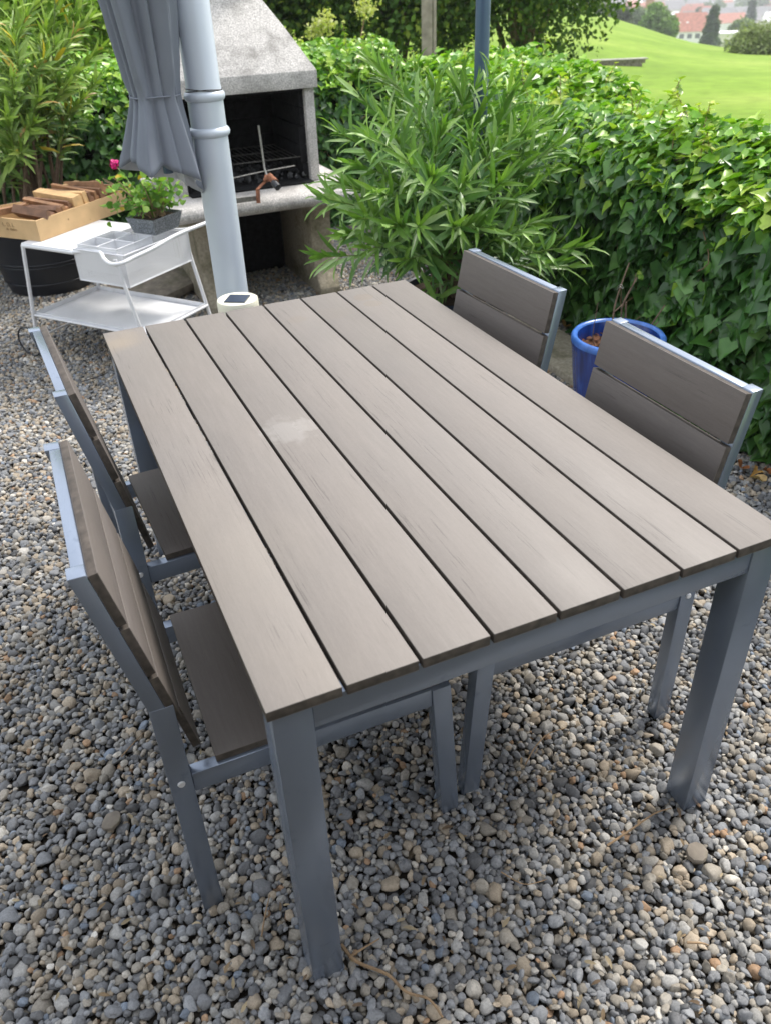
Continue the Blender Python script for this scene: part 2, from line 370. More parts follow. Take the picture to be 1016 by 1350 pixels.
def leaves(name, tmpl, pos, nor, tip, size, tint, mat, parent=None, width=None):
    tv, tf = tmpl; n = len(pos)
    nor = nrm(nor); tip = nrm(tip - nor*np.sum(tip*nor, axis=1, keepdims=True)); sid = np.cross(tip, nor)
    wd = size if width is None else size*width
    v = (pos[:, None, :] + sid[:, None, :]*(tv[None, :, 0:1]*wd[:, None, None]) + tip[:, None, :]*(tv[None, :, 1:2]*size[:, None, None]) + nor[:, None, :]*(tv[None, :, 2:3]*size[:, None, None]))
    k = len(tv); loops = np.concatenate([np.array(f) for f in tf]); ln = np.array([len(f) for f in tf])
    L = (loops[None, :]+(np.arange(n)*k)[:, None]).ravel(); tot = np.tile(ln, n); st = np.concatenate([[0], np.cumsum(tot)[:-1]])
    me = bpy.data.meshes.new(name)
    me.vertices.add(n*k); me.vertices.foreach_set('co', v.astype(np.float32).ravel())
    me.loops.add(len(L)); me.loops.foreach_set('vertex_index', L.astype(np.int32))
    me.polygons.add(len(tot)); me.polygons.foreach_set('loop_start', st.astype(np.int32))
    me.update(calc_edges=True); me.validate()
    me.polygons.foreach_set('use_smooth', [True]*len(me.polygons))
    ca = me.color_attributes.new('tint', 'FLOAT_COLOR', 'POINT')
    c = np.concatenate([np.repeat(tint, k, axis=0), np.ones((n*k, 1))], 1).astype(np.float32); ca.data.foreach_set('color', c.ravel())
    return link(name, me, mat, parent)
def U(a, b, n): return rng.uniform(a, b, n)
def pick(cols, w, n, jit=0.18):
    cols = np.array(cols); i = rng.choice(len(cols), n, p=np.array(w)/sum(w))
    return cols[i]*U(1-jit, 1+jit, n)[:, None]

# ------------------------------------------------------------------ ground sheets
def terrain_z(d, az):
    """d metres from the terrace, az = bearing (0 = +Y, clockwise)"""
    crest_d = 112.0
    s = np.interp(az, [-0.6, 0.55, 0.633, 0.67, 0.71, 0.74, 0.78, 1.2], [0.010, 0.034, 0.0475, 0.0575, 0.0705, 0.0785, 0.084, 0.105])
    zc = 1.667 - s*crest_d
    near = np.interp(d, [0, 9, 20], [-0.05, -0.06, -0.5])
    t = np.clip((d-20)/(crest_d-20), 0, 1)
    mid = -0.5*(1-t) + zc*t + 0.9*np.sin(t*math.pi)*0.4
    far = np.interp(d, [crest_d, 150, 200, 300, 450, 6000], [0, -9, -19, -28, -33, -34])
    z = np.where(d < 20, near, mid)
    k = np.clip((d-crest_d)/120, 0, 1)
    return np.where(d < crest_d, z, zc*(1-k)+(-1.0)*k*0 + far*1.0 + 0*k + (zc*0)*(k))
def TZ(x, y):
    dx, dy = x-_C.x, y-_C.y
    return float(terrain_z(np.array([math.hypot(dx, dy)]), np.array([math.atan2(dx, dy)]))[0])
ds = np.concatenate([[0.01], np.linspace(3, 20, 18), np.linspace(23, 112, 40), np.geomspace(115, 2400, 40)])
azs = np.linspace(-math.pi, math.pi, 241)
D_, A_ = np.meshgrid(ds, azs, indexing='ij')
Z_ = terrain_z(D_, A_)
Z_[D_ < 9] = -0.06
vs = np.stack([_C.x+D_*np.sin(A_), _C.y+D_*np.cos(A_), Z_], -1).reshape(-1, 3)
na = len(azs); fs = [(i*na+j, i*na+j+1, (i+1)*na+j+1, (i+1)*na+j) for i in range(len(ds)-1) for j in range(na-1)]
me = bpy.data.meshes.new('meadow'); me.from_pydata(vs.tolist(), [], fs); me.polygons.foreach_set('use_smooth', [True]*len(fs))
tag(link('meadow', me, M['meadow']), kind='structure')
b = MB(); b.bm.faces.new([b.bm.verts.new(p) for p in [(-6, -5, -0.024), (3.1, -5, -0.024), (3.1, 6.4, -0.024), (-6, 6.4, -0.024)]])
tag(b.build('terrace_ground', M['earth']), kind='structure')

# unseen wall and eave, added behind and left of the viewer to block light
hs = empty('unseen_shade_wall', (-2.6, -2.4, 0), 0, 'unseen wall with a projecting eave, added behind the viewer to darken the near side', 'house')
MB().bx(-3.4, 3.6, -.3, 0, -.05, 3.4).build('wall', M['wood_grey'], hs)
MB().bx(-3.4, 3.8, -.6, 1.05, 3.402, 3.52).build('eave', M['roof_brown'], hs)
# ------------------------------------------------------------------ gravel: pebbles dropped on a height grid
def gravel():
    x0, y0, x1, y1, cs = -2.9, -0.85, 2.75, 5.9, 0.004
    nx, ny = int((x1-x0)/cs), int((y1-y0)/cs); H = np.zeros((nx, ny), np.float32)
    Mi = np.array(_M); C = np.array(_C)
    def vis(x, y):
        q = (np.stack([x, y, np.zeros_like(x)], 1)-C)@Mi
        u = 508+_f*q[:, 0]/-q[:, 2]; v = 675-_f*q[:, 1]/-q[:, 2]
        return (q[:, 2] < 0) & (u > -560) & (u < 1640) & (v < 1520) & (v > -200)
    P, S, Rr, T = [], [], [], []
    area = (x1-x0)*(y1-y0)
    n = int(area*21000)
    X = U(x0+.05, x1-.05, n); Y = U(y0+.05, y1-.05, n)
    k = vis(X, Y) & (X < 2.62) & ~((X > 2.45) & (Y > 2.3))
    X, Y = X[k], Y[k]; n = len(X)
    sz = np.clip(rng.lognormal(math.log(0.0100), 0.32, n), 0.005, 0.024)        # half length
    order = np.argsort(-sz*U(0.5, 1.2, n)); 
    asp = U(0.62, 0.95, n); fl = U(0.42, 0.78, n); ang = U(0, math.pi, n); lim = 0.028
    for i in range(n):
        a = sz[i]; bq = a*asp[i]; c = a*fl[i]
        r = 0.5*(a+bq); rc = max(1, int(r*0.8/cs))
        ix = int((X[i]-x0)/cs); iy = int((Y[i]-y0)/cs)
        patch = H[ix-rc:ix+rc+1, iy-rc:iy+rc+1]
        if patch.shape[0] < 2*rc+1 or patch.shape[1] < 2*rc+1: continue
        hm = float(patch.mean()); hx = float(patch.max())
        base = 0.55*hm+0.45*hx
        if base + c > lim: continue
        gx = (float(patch[-1].mean())-float(patch[0].mean()))/(2*rc*cs); gy = (float(patch[:, -1].mean())-float(patch[:, 0].mean()))/(2*rc*cs)
        gr = int(r/cs)+1
        jx, jy = np.ogrid[-gr:gr+1, -gr:gr+1]; d2 = (jx*jx+jy*jy)*(cs*cs)/(r*r)
        sub = H[ix-gr:ix+gr+1, iy-gr:iy+gr+1]
        if sub.shape != d2.shape: continue
        top = base+c+c*np.sqrt(np.clip(1-d2, 0, 1)); np.maximum(sub, np.where(d2 < 1, top, 0), out=sub)
        P.append((X[i], Y[i], base+c*0.9-0.03)); S.append((a, bq, c))
        Rr.append((math.atan(max(-.8, min(.8, gy)))*0.8+random.gauss(0, .22), -math.atan(max(-.8, min(.8, gx)))*0.8+random.gauss(0, .22), ang[i]))
    P = np.array(P); S = np.array(S); Rr = np.array(Rr); n = len(P)
    print('pebbles', n)
    cols = [(0.225, 0.235, 0.255), (0.29, 0.305, 0.33), (0.40, 0.40, 0.395), (0.35, 0.325, 0.285), (0.44, 0.375, 0.295), (0.16, 0.165, 0.175), (0.58, 0.55, 0.50), (0.42, 0.28, 0.18), (0.70, 0.68, 0.64), (0.25, 0.30, 0.38)]
    cold = np.array([22, 20, 17, 15, 9, 10, 5, 1.2, 1.0, 2.5]); warm = np.array([9, 9, 14, 22, 22, 8, 10, 4, 2, 0.5])
    # the gravel near the trolley and far left is browner river gravel
    wv = np.clip(0.12+0.45*np.clip((P[:, 1]-0.8)/2.2, 0, 1)+0.25*np.clip(-P[:, 0], 0, 1), 0, 1)
    isw = rng.uniform(0, 1, n) < wv
    T = np.where(isw[:, None], pick(cols, warm, n, .24), pick(cols, cold, n, .24))*np.array([.84, .825, .80])
    me = bpy.data.meshes.new('gravel'); me.vertices.add(n); me.vertices.foreach_set('co', P.astype(np.float32).ravel())
    for nm, arr in (('scl', S), ('rot', Rr)):
        a = me.attributes.new(nm, 'FLOAT_VECTOR', 'POINT'); a.data.foreach_set('vector', arr.astype(np.float32).ravel())
    a = me.attributes.new('pick', 'INT', 'POINT'); a.data.foreach_set('value', rng.integers(0, 9, n).astype(np.int32))
    a = me.attributes.new('tint', 'FLOAT_COLOR', 'POINT'); a.data.foreach_set('color', np.concatenate([T, np.ones((n, 1))], 1).astype(np.float32).ravel())
    o = link('gravel', me, M['pebble']); tag(o, kind='stuff', label='rounded grey, blue and tan river pebbles covering the terrace', cat='gravel')
    g = bpy.data.node_groups.new('pebbles', 'GeometryNodeTree')
    g.interface.new_socket('Geometry', in_out='INPUT', socket_type='NodeSocketGeometry'); g.interface.new_socket('Geometry', in_out='OUTPUT', socket_type='NodeSocketGeometry')
    gi = g.nodes.new('NodeGroupInput'); go = g.nodes.new('NodeGroupOutput'); L = g.links.new
    join = g.nodes.new('GeometryNodeGeometryToInstance')
    for k in range(9):
        ic = g.nodes.new('GeometryNodeMeshIcoSphere'); ic.inputs['Radius'].default_value = 1.0; ic.inputs['Subdivisions'].default_value = 3
        sp = g.nodes.new('GeometryNodeSetPosition'); L(ic.outputs[0], sp.inputs[0])
        nz = g.nodes.new('ShaderNodeTexNoise'); nz.noise_dimensions = '4D'; nz.inputs['W'].default_value = k*7.3; nz.inputs['Scale'].default_value = 0.62 if k % 3 else 0.85; nz.inputs['Detail'].default_value = 1.5
        sb = g.nodes.new('ShaderNodeVectorMath'); sb.operation = 'SUBTRACT'; L(nz.outputs['Color'], sb.inputs[0]); sb.inputs[1].default_value = (.5, .5, .5)
        ml = g.nodes.new('ShaderNodeVectorMath'); ml.operation = 'SCALE'; L(sb.outputs[0], ml.inputs[0]); ml.inputs['Scale'].default_value = 1.5
        L(ml.outputs[0], sp.inputs['Offset'])
        ss = g.nodes.new('GeometryNodeSetShadeSmooth'); L(sp.outputs[0], ss.inputs[0])
        L(ss.outputs[0], join.inputs[0])
    sm = g.nodes.new('GeometryNodeSetMaterial'); sm.inputs['Material'].default_value = M['pebble']
    iop = g.nodes.new('GeometryNodeInstanceOnPoints'); L(gi.outputs[0], iop.inputs['Points']); L(join.outputs[0], iop.inputs['Instance'])
    iop.inputs['Pick Instance'].default_value = True
    def na_(nm, ty):
        q = g.nodes.new('GeometryNodeInputNamedAttribute'); q.data_type = ty; q.inputs[0].default_value = nm; return q.outputs[0]
    L(na_('pick', 'INT'), iop.inputs['Instance Index']); L(na_('scl', 'FLOAT_VECTOR'), iop.inputs['Scale'])
    e2r = g.nodes.new('FunctionNodeEulerToRotation'); L(na_('rot', 'FLOAT_VECTOR'), e2r.inputs[0]); L(e2r.outputs[0], iop.inputs['Rotation'])
    L(iop.outputs[0], sm.inputs[0]); L(sm.outputs[0], go.inputs[0])
    md = o.modifiers.new('pebbles', 'NODES'); md.node_group = g
gravel()

# ------------------------------------------------------------------ dining table
W, Lt, H, TB = 1.0, 1.657, 0.781, 0.0209
tb = empty('dining_table', (0.5, 0.83, 0), 0, 'large table with eight weathered grey boards on a blue grey metal frame', 'table')
def tbuild(mb, name, mat, **k):
    o = mb.build(name, mat, None, **k)
    o.data.transform(Matrix.Translation((-0.5, -0.83, 0))); o.parent = tb; return o
def edges(o):
    """sawn edges get a dark colour that also paints the shade in the gaps"""
    o.data.materials.append(M['shaded_edge'])
    ax = int(np.argmin(o.dimensions)) if o.dimensions.length > 0 else 2
    for p in o.data.polygons:
        if abs(p.normal[ax]) < .3: p.material_index = 1
    return o
pitch = (W+0.006)/8
for k in range(8):
    edges(tbuild(MB().bx(k*pitch, (k+1)*pitch-0.0072, random.uniform(-.0008, .0008), Lt+random.uniform(-.001, .001), H-TB, H, 0.0014), 'board', M['board'], smooth=True))
ov, ls, zt = 0.0078, 0.064, H-TB-0.0005
for sx in (0, 1):
    for sy in (0, 1):
        x = ov if sx == 0 else W-ov-ls; y = ov if sy == 0 else Lt-ov-ls
        tbuild(MB().bx(x, x+ls, y, y+ls, -0.012, zt, 0.0022), 'leg', M['alu'], smooth=True)
ah = 0.056
for y in (ov+0.0025, Lt-ov-0.0285): tbuild(MB().bx(ov+ls+.0006, W-ov-ls-.0006, y, y+0.026, zt-ah, zt, 0.0015), 'apron', M['alu'], smooth=True)
for x in (ov+0.0025, W-ov-0.0285): tbuild(MB().bx(x, x+0.026, ov+ls+.0006, Lt-ov-ls-.0006, zt-ah, zt, 0.0015), 'apron', M['alu'], smooth=True)
for y in (0.55, 1.07): tbuild(MB().bx(ov+.03, W-ov-.03, y, y+.04, zt-.03, zt-.0008, 0.001), 'cross_bar', M['alu'])

# ------------------------------------------------------------------ chairs: origin under the middle of the back edge, +X is where the sitter faces
def make_chair(label):
    r = empty('dining_chair', (0, 0, 0), 0, label, 'chair', 'grey slatted chairs around the table')
    b_, c, t, a, Ht, Hc, w_, Hs, d = .0605, .028, .0165, .043, .9224, .609, .4695, .4363, .6135
    hw = w_/2; k = b_/(Ht-Hc)
    for s in (-1, 1):
        y0, y1 = sorted((s*hw, s*(hw-.034)))
        MB().bx(0, a, y0, y1, -0.012, Hc, 0.0018).build('rear_leg', M['alu'], r, smooth=True)
        MB().prism([(d-a, -.012), (d, -.012), (d-.026, Hs-.019), (d-.026-a, Hs-.019)], y0, y1, 'y', 0.0018).build('front_leg', M['alu'], r, smooth=True)
        y0, y1 = sorted((s*(hw-.0008), s*(hw-.033)))
        p = [(-b_, Ht), (-b_+c, Ht), (c, Hc), (c+.006, Hc-.03), (0.004, Hc-.03), (0, Hc)]
        MB().prism(p, y0, y1, 'y', 0.0012).build('back_post', M['alu'], r, smooth=True)
        y0, y1 = sorted((s*(hw-.004), s*(hw-.030)))
        MB().bx(a+.0005, d-a-.0245, y0, y1, Hs-.068, Hs-.019, 0.0015).build('seat_rail', M['alu'], r, smooth=True)
        MB().lathe([(0, .0035), (.006, .003), (.0075, 0), (.0075, -.004)], n=16).build('plug', M['plug'], r, smooth=True).matrix_basis = Matrix.Translation((.0215, s*(hw+.0005), Hs-.03)) @ Euler((-s*RD(90), 0, 0)).to_matrix().to_4x4()
    MB().prism([(-b_+.008, Ht-.0004), (-b_+c, Ht-.0004), (-b_+c+k*.04, Ht-.04), (-b_+.008+k*.04, Ht-.04)], -hw+.0332, hw-.0332, 'y', 0.001).build('top_rail', M['alu'], r, smooth=True)
    for x in (.02, d-.066): MB().bx(x, x+.022, -hw+.0345, hw-.0345, Hs-.06, Hs-.02, 0.0012).build('cross_rail', M['alu'], r, smooth=True)
    kx = math.atan(k)
    for i in range(4):
        h = .1137; zc = Ht-.0006-h/2-i*.1192; xf = -b_+c+k*(Ht-zc)+t/2+.0006
        ins = .0012 if i < 3 else .036
        o = MB().box((0, 0, 0), (w_-2*ins, h-.001, t), None, 0.0014).build('back_slat', M['slat'], r, smooth=True)
        edges(o)
        # the grain of a slat runs along its own long side (local Y of the mesh)
        o.data.transform(Matrix.Rotation(RD(90), 4, 'Z'))
        o.matrix_basis = Matrix.Translation((xf, 0, zc)) @ Matrix.Rotation(-kx, 4, 'Y') @ Matrix.Rotation(RD(90), 4, 'Y') @ Matrix.Identity(4)
    for i in range(4):
        x0 = .0938+i*.1192
        o = MB().bx(0, .1137, -hw+.0113, hw-.0113, -.018, 0, 0.0014).build('seat_slat', M['slat'], r, smooth=True)
        edges(o); o.location = (x0, 0, Hs)
    return r
hw = .4695/2
chairs = [(-.155, .249, -.009, 1, 'grey slatted chair at the left of the table, nearest the viewer'),
          (-.111, .930, .049, 1, 'grey slatted chair left of the table, its back by the white trolley wheel'),
          (1.102, .962, .042, -1, 'grey slatted chair right of the table, in front of the oleander'),
          (1.096, .262, -.006, -1, 'grey slatted chair right of the table, in front of the cobalt blue pot')]
proto = None
for x, y, r_, s, lab in chairs:
    if proto is None: proto = make_chair(lab); o = proto
    else: o = copy_tree(proto); o['label'] = lab
    o.location = (x-math.sin(r_)*hw, y+math.cos(r_)*hw, 0)
    o.rotation_euler = (0, 0, r_ if s > 0 else math.pi+r_)

# ------------------------------------------------------------------ downpipe
px_, py_ = 0.513, 2.13
dp = empty('downpipe', (px_, py_, 0), 0, 'tall pale blue grey round downpipe with two raised rings, standing behind the table', 'pipe')
MB().lathe([(0, 0), (.0585, 0), (.0585, 1.215), (.0585, 1.34), (.0575, 1.36), (.056, 1.365), (.056, 3.4), (0, 3.4)], n=64).build('pipe_body', M['pipe'], dp, smooth=True, angle=60)
for z, r in ((1.228, .0685), (1.335, .0675)):
    MB().lathe([(.0565, -.016), (.062, -.013), (r-.002, -.008), (r, 0), (r-.002, .007), (.0625, .012), (.0565, .016)], (0, 0, z), n=64).build('ring', M['pipe'], dp, smooth=True, angle=70)
b = MB()
for k in range(2): b.tube([(.0595*math.cos(a), .0595*math.sin(a), 1.352+.004*math.sin(a*1.7+k*2)+.003*k) for a in np.linspace(0, 2*math.pi, 40)], .0012, 6)
b.build('tie_wire', M['iron'], dp)

# ------------------------------------------------------------------ solar lantern in front of the pipe
lp = DY(313, 393, 1.93)
sl = empty('solar_lantern', (lp.x, lp.y, 0), 0, 'round ivory solar lantern with a square blue cell, behind the far table edge', 'lantern')
zt_ = lp.z
MB().lathe([(0, zt_-.004), (.060, zt_-.003), (.066, zt_), (.070, zt_-.002), (.072, zt_-.01), (.072, zt_-.045), (.069, zt_-.05), (0, zt_-.05)], n=56).build('lid', M['ivory'], sl, smooth=True, angle=40)
MB().box((0, 0, zt_-.0012), (.074, .074, .004), (0, 0, RD(58)), .0006).build('solar_cell', M['solar'], sl)
MB().lathe([(0, zt_-.0505), (.066, zt_-.0505), (.066, zt_-.17), (.060, zt_-.18), (0, zt_-.18)], n=48).build('light_shade', M['frost'], sl, smooth=True, angle=40)
MB().lathe([(0, zt_-.1805), (.013, zt_-.1805), (.013, .012), (.05, .010), (.05, -.01), (0, -.01)], n=24).build('stand', M['steel'], sl, smooth=True, angle=40)

# ------------------------------------------------------------------ closed cantilever parasol: mast behind the oleander, cloth hanging by the pipe
ux, uy = 0.350, 2.10
mx_, my_ = 1.96, 2.86
pr = empty('parasol', (mx_, my_, 0), 0, 'closed grey parasol hanging beside the downpipe, its slate blue mast behind the oleander', 'parasol')
o = MB().lathe([(0, 0), (.033, 0), (.033, 2.75), (0, 2.75)], n=32).build('mast', M['mast'], pr, smooth=True, angle=40)
b = MB(); b.tube([(0, 0, 2.7), (ux-mx_, uy-my_, 2.72)], .028, 16); b.build('arm', M['mast'], pr, smooth=True)
b = MB(); b.lathe([(0, 1.12), (.016, 1.12), (.016, 2.72), (0, 2.72)], (ux-mx_, uy-my_, 0), n=20); b.build('hanging_pole', M['mast'], pr, smooth=True)
def canopy():
    nth, nz = 220, 70
    zs = np.linspace(0, 1, nz)
    V = []
    zc = 1.352
    th = np.linspace(0, 2*math.pi, nth, endpoint=False)
    for t in zs:
        z = 2.66 - t*(2.66-1.115)
        # envelope: widest above, gathered at the tie, flaring below it
        if z > zc: R = np.interp(z, [zc, zc+.04, zc+.3, 2.2, 2.66], [.072, .078, .108, .10, .03])
        else: R = np.interp(z, [1.09, 1.2, zc-.03, zc], [.122, .102, .077, .072])
        a = np.interp(z, [1.09, 1.2, zc-.04, zc, zc+.06, 1.9, 2.66], [.50, .44, .30, .20, .42, .50, .1])
        u = th*5/(2*math.pi) + .10*np.sin(th*2+1.1) + (z-zc)*.22 + .62
        fr = u % 1.0                                                    # panels wrapped one over the next: slow rise, steep fold edge
        saw = np.where(fr < .90, fr/.90, (1-fr)/.10)
        f2 = (u*2.37+.3+z*.15) % 1.0; saw2 = np.where(f2 < .86, f2/.86, (1-f2)/.14)
        fine = .5+.5*np.sin(th*13+z*2.0+np.sin(th*3)*1.4)
        rr = R*(1-a*.62+a*saw**1.3) + R*.16*(saw2-.5)*np.interp(z, [1.09, zc, 1.5], [.5, .7, 1.0]) + .005*(fine-.5)
        if z < zc: rr = rr*(1+.16*np.cos(th-RD(200))*np.clip((zc-z)/.2, 0, 1))
        drop = (.055*np.cos(th-RD(28))+.030*(saw-.5)+.012*np.sin(th*3+1))*np.clip((zc-z)/(zc-1.115), 0, 1)**1.5
        V.append(np.stack([rr*np.cos(th), rr*np.sin(th), np.full(nth, z)-drop], 1))
    V = np.array(V).reshape(-1, 3)
    F = [(i*nth+j, i*nth+(j+1) % nth, (i+1)*nth+(j+1) % nth, (i+1)*nth+j) for i in range(nz-1) for j in range(nth)]
    me = bpy.data.meshes.new('canopy'); me.from_pydata((V+np.array([ux-mx_, uy-my_, 0])).tolist(), [], F)
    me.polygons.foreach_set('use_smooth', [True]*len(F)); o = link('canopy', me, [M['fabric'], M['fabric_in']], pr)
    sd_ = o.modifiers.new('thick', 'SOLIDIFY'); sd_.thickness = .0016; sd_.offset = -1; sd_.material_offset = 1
    sd_.use_rim = True
    return zc
zc = canopy()
b = MB(); b.tube([(ux-mx_+.0775*math.cos(a), uy-my_+.0775*math.sin(a), zc+.0015*math.sin(3*a)) for a in np.linspace(0, 2*math.pi, 60)], .0026, 6)
b.build('tie_band', M['fabric_in'], pr, smooth=True)

# ------------------------------------------------------------------ white serving trolley
tang = math.atan2(-.785, .62); tc_ = Vector((.225, 3.513, 0))
tr = empty('serving_trolley', tc_, tang, 'white metal garden trolley with perforated basket and curved handle, left of the downpipe', 'trolley')
trI = Matrix.Translation(tc_) @ Matrix.Rotation(tang, 4, 'Z'); trInv = trI.inverted()
ZT, ZL = .600, .215
def L_(u, v, z): return trInv @ G(u, v, z)
rt = .0095
lf = (-.318, -.235); 
corn = {'L': ((-.318, -.235), (-.425, -.235)), 'B': ((-.318, .235), (-.425, .235)), 'F': ((.30, -.25), (.425, -.25)), 'R': ((.30, .235), (.425, .235))}
for k, (tp, bt) in corn.items():
    zb = .0 if k in 'FR' else .075
    f = (ZT-zb)/ZT
    pb = (tp[0]+(bt[0]-tp[0])*f, bt[1], zb)
    MB().tube([(tp[0], tp[1], ZT-.012), pb], rt, 12).build('leg', M['white_steel'], tr, smooth=True)
# tray with a folded lip
def tray(x0, x1, y0, y1, z, lip, name, mat, legs=False):
    b = MB(); b.bx(x0, x1, y0, y1, z-.003, z)
    for (a, c_, d, e) in ((x0, x1, y0-.003, y0), (x0, x1, y1, y1+.003), (x0-.003, x0, y0, y1), (x1, x1+.003, y0, y1)):
        b.bx(a, c_, d, e, z-.002, z+lip)
    return b.build(name, mat, tr)
b = MB(); b.box((-.155, 0, ZT-.011), (.335, .48, .022), None, .004); b.build('tray_top', M['white_steel'], tr, smooth=True)
tray(-.378, .378, -.222, .222, ZL, .022, 'lower_shelf', M['white_steel'])
b = MB()
for s in (-1, 1): b.tube([(-.385, s*.235, ZL+.008), (.385, s*.235, ZL+.008)], .006, 8)
for x in (-.385, .385): b.tube([(x, -.235, ZL+.008), (x, .235, ZL+.008)], .006, 8)
b.build('shelf_frame', M['white_steel'], tr, smooth=True)
b = MB(); b.tube([(-.318, -.235, ZT-.014), (.02, -.235, ZT-.014)], rt, 12); b.build('side_rail', M['white_steel'], tr, smooth=True)
b = MB(); b.tube([(-.318, .235, ZT-.014), (.30, .235, ZT-.014)], rt, 12); b.build('side_rail', M['white_steel'], tr, smooth=True)
hp = [(.0, -.237, ZT-.014), L_(128, 331, .60), L_(138, 342, .60), L_(147, 348, .60), L_(160, 347, .605), L_(175, 340, .612), L_(200, 328, .625), L_(230, 311, .64), L_(258, 299, .645), L_(276, 292, .64), (.30, .27, ZT-.005), (.15, .237, ZT-.014)]
MB().tube(spline(hp, 8), rt, 12).build('handle', M['white_steel'], tr, smooth=True)
def perfpanel(b, uvl, p0, ex, ez, w_, h_):
    vs_ = [b.bm.verts.new(Vector(p0)+Vector(ex)*i*w_+Vector(ez)*j*h_) for i, j in ((0, 0), (1, 0), (1, 1), (0, 1))]
    f = b.bm.faces.new(vs_)
    for l, (i, j) in zip(f.loops, ((0, 0), (1, 0), (1, 1), (0, 1))): l[uvl].uv = (i*w_, j*h_)
def basket(name, x0, x1, y0, y1, z0, z1, parts=()):
    b = MB(); uvl = b.bm.loops.layers.uv.new('UVMap')
    X, Y, Z = (1, 0, 0), (0, 1, 0), (0, 0, 1)
    perfpanel(b, uvl, (x0, y0, z0), X, Z, x1-x0, z1-z0); perfpanel(b, uvl, (x0, y1, z0), X, Z, x1-x0, z1-z0)
    perfpanel(b, uvl, (x0, y0, z0), Y, Z, y1-y0, z1-z0); perfpanel(b, uvl, (x1, y0, z0), Y, Z, y1-y0, z1-z0)
    perfpanel(b, uvl, (x0, y0, z0), X, Y, x1-x0, y1-y0)
    for ax, v in parts:
        if ax == 'x': perfpanel(b, uvl, (v, y0, z0), Y, Z, y1-y0, z1-z0-.004)
        else: perfpanel(b, uvl, (x0, v, z0), X, Z, x1-x0, z1-z0-.004)
    return b.build(name, M['perf'], tr, recalc=False)
bz0, bz1 = .455, .602
bk = basket('basket', .02, .335, -.228, .228, bz0, bz1)
b = MB()
for a, c_ in (((.02, -.228), (.335, -.228)), ((.335, -.228), (.335, .228)), ((.335, .228), (.02, .228)), ((.02, .228), (.02, -.228))):
    for z in (bz1, bz0): b.tube([(*a, z), (*c_, z)], .0035, 6)
for a in ((.02, -.228), (.335, -.228), (.335, .228), (.02, .228)): b.tube([(*a, bz0), (*a, bz1)], .003, 6)
b.build('rim', M['white_steel'], bk, smooth=True)
cdy = basket('divider_caddy', .035, .285, -.215, .03, .50, .622, (('x', .16), ('y', -.0925)))
b = MB()
for a, c_ in (((.035, -.215), (.285, -.215)), ((.285, -.215), (.285, .03)), ((.285, .03), (.035, .03)), ((.035, .03), (.035, -.215)), ((.16, -.215), (.16, .03)), ((.035, -.0925), (.285, -.0925))):
    b.tube([(*a, .622), (*c_, .622)], .0028, 6)
b.build('rim', M['white_steel'], cdy, smooth=True)
wp = L_(47, 452, .10)
for s in (-1, 1):
    wl = MB(); wr = .078
    wl.tube([(-.44+wr*math.cos(a), s*.262, wr+wr*math.sin(a)) for a in np.linspace(0, 2*math.pi, 40)], .0045, 8)
    wo = wl.build('wheel', M['black_plastic'], tr, smooth=True)
    b = MB()
    for k in range(6):
        a = k*math.pi/3; b.tube([(-.44, s*.262, wr), (-.44+.075*math.cos(a), s*.262, wr+.075*math.sin(a))], .0018, 6)
    b.build('spoke', M['steel'], wo, smooth=True)
MB().tube([(-.44, -.275, .078), (-.44, .275, .078)], .006, 10).build('axle', M['white_steel'], tr, smooth=True)

# ------------------------------------------------------------------ wine crate with wooden offcuts
ca = G(54, 318, ZT+.002); cb = G(170, 275, ZT+.002)
cang = math.atan2(cb.y-ca.y, cb.x-ca.x); cl, cw, ch_ = .66, .36, .098
cr = empty('wooden_crate', (ca.x, ca.y, ZT+.001), cang, 'shallow pine crate with a faded stamp, full of wooden offcuts on the trolley', 'crate')
tk = .011
MB().bx(0, cl, 0, tk, 0, ch_, .001).build('side_board', M['crate'], cr)
MB().bx(0, cl, cw-tk, cw, 0, ch_, .001).build('side_board', M['crate'], cr)
for x in (0, cl-tk): MB().bx(x, x+tk, tk+.0003, cw-tk-.0003, 0, ch_-.001, .001).build('end_board', M['crate'], cr)
MB().bx(tk, cl-tk, tk, cw-tk, .001, .008).build('bottom_board', M['crate'], cr)
def text(body, size, mat, parent, mtx, name='stamp', ext=.0004):
    cu = bpy.data.curves.new(name, 'FONT'); cu.body = body; cu.size = size; cu.extrude = ext; cu.align_x = 'CENTER'
    ob = bpy.data.objects.new('tmp', cu); COL.objects.link(ob); bpy.context.view_layer.update()
    me = bpy.data.meshes.new_from_object(ob.evaluated_get(bpy.context.evaluated_depsgraph_get())); bpy.data.objects.remove(ob)
    o = link(name, me, mat, parent); o.matrix_basis = mtx; return o
Rend = Matrix(((0, 0, -1), (-1, 0, 0), (0, 1, 0))).to_4x4()     # text plane on the crate end that faces -X
text('L. D. L', .028, M['ink'], cr, Matrix.Translation((-.0012, .19, .058)) @ Rend)
text('de  Rulers', .017, M['ink'], cr, Matrix.Translation((-.0012, .175, .040)) @ Rend)
for x, z, s_ in ((.21, .055, .005), (.36, .018, .003)):
    MB().lathe([(0, .0006), (s_*.8, .0005), (s_, 0)], n=12).build('knot', M['ink'], cr).matrix_basis = Matrix.Translation((x, -.0002, z)) @ Euler((RD(90), 0, 0)).to_matrix().to_4x4()
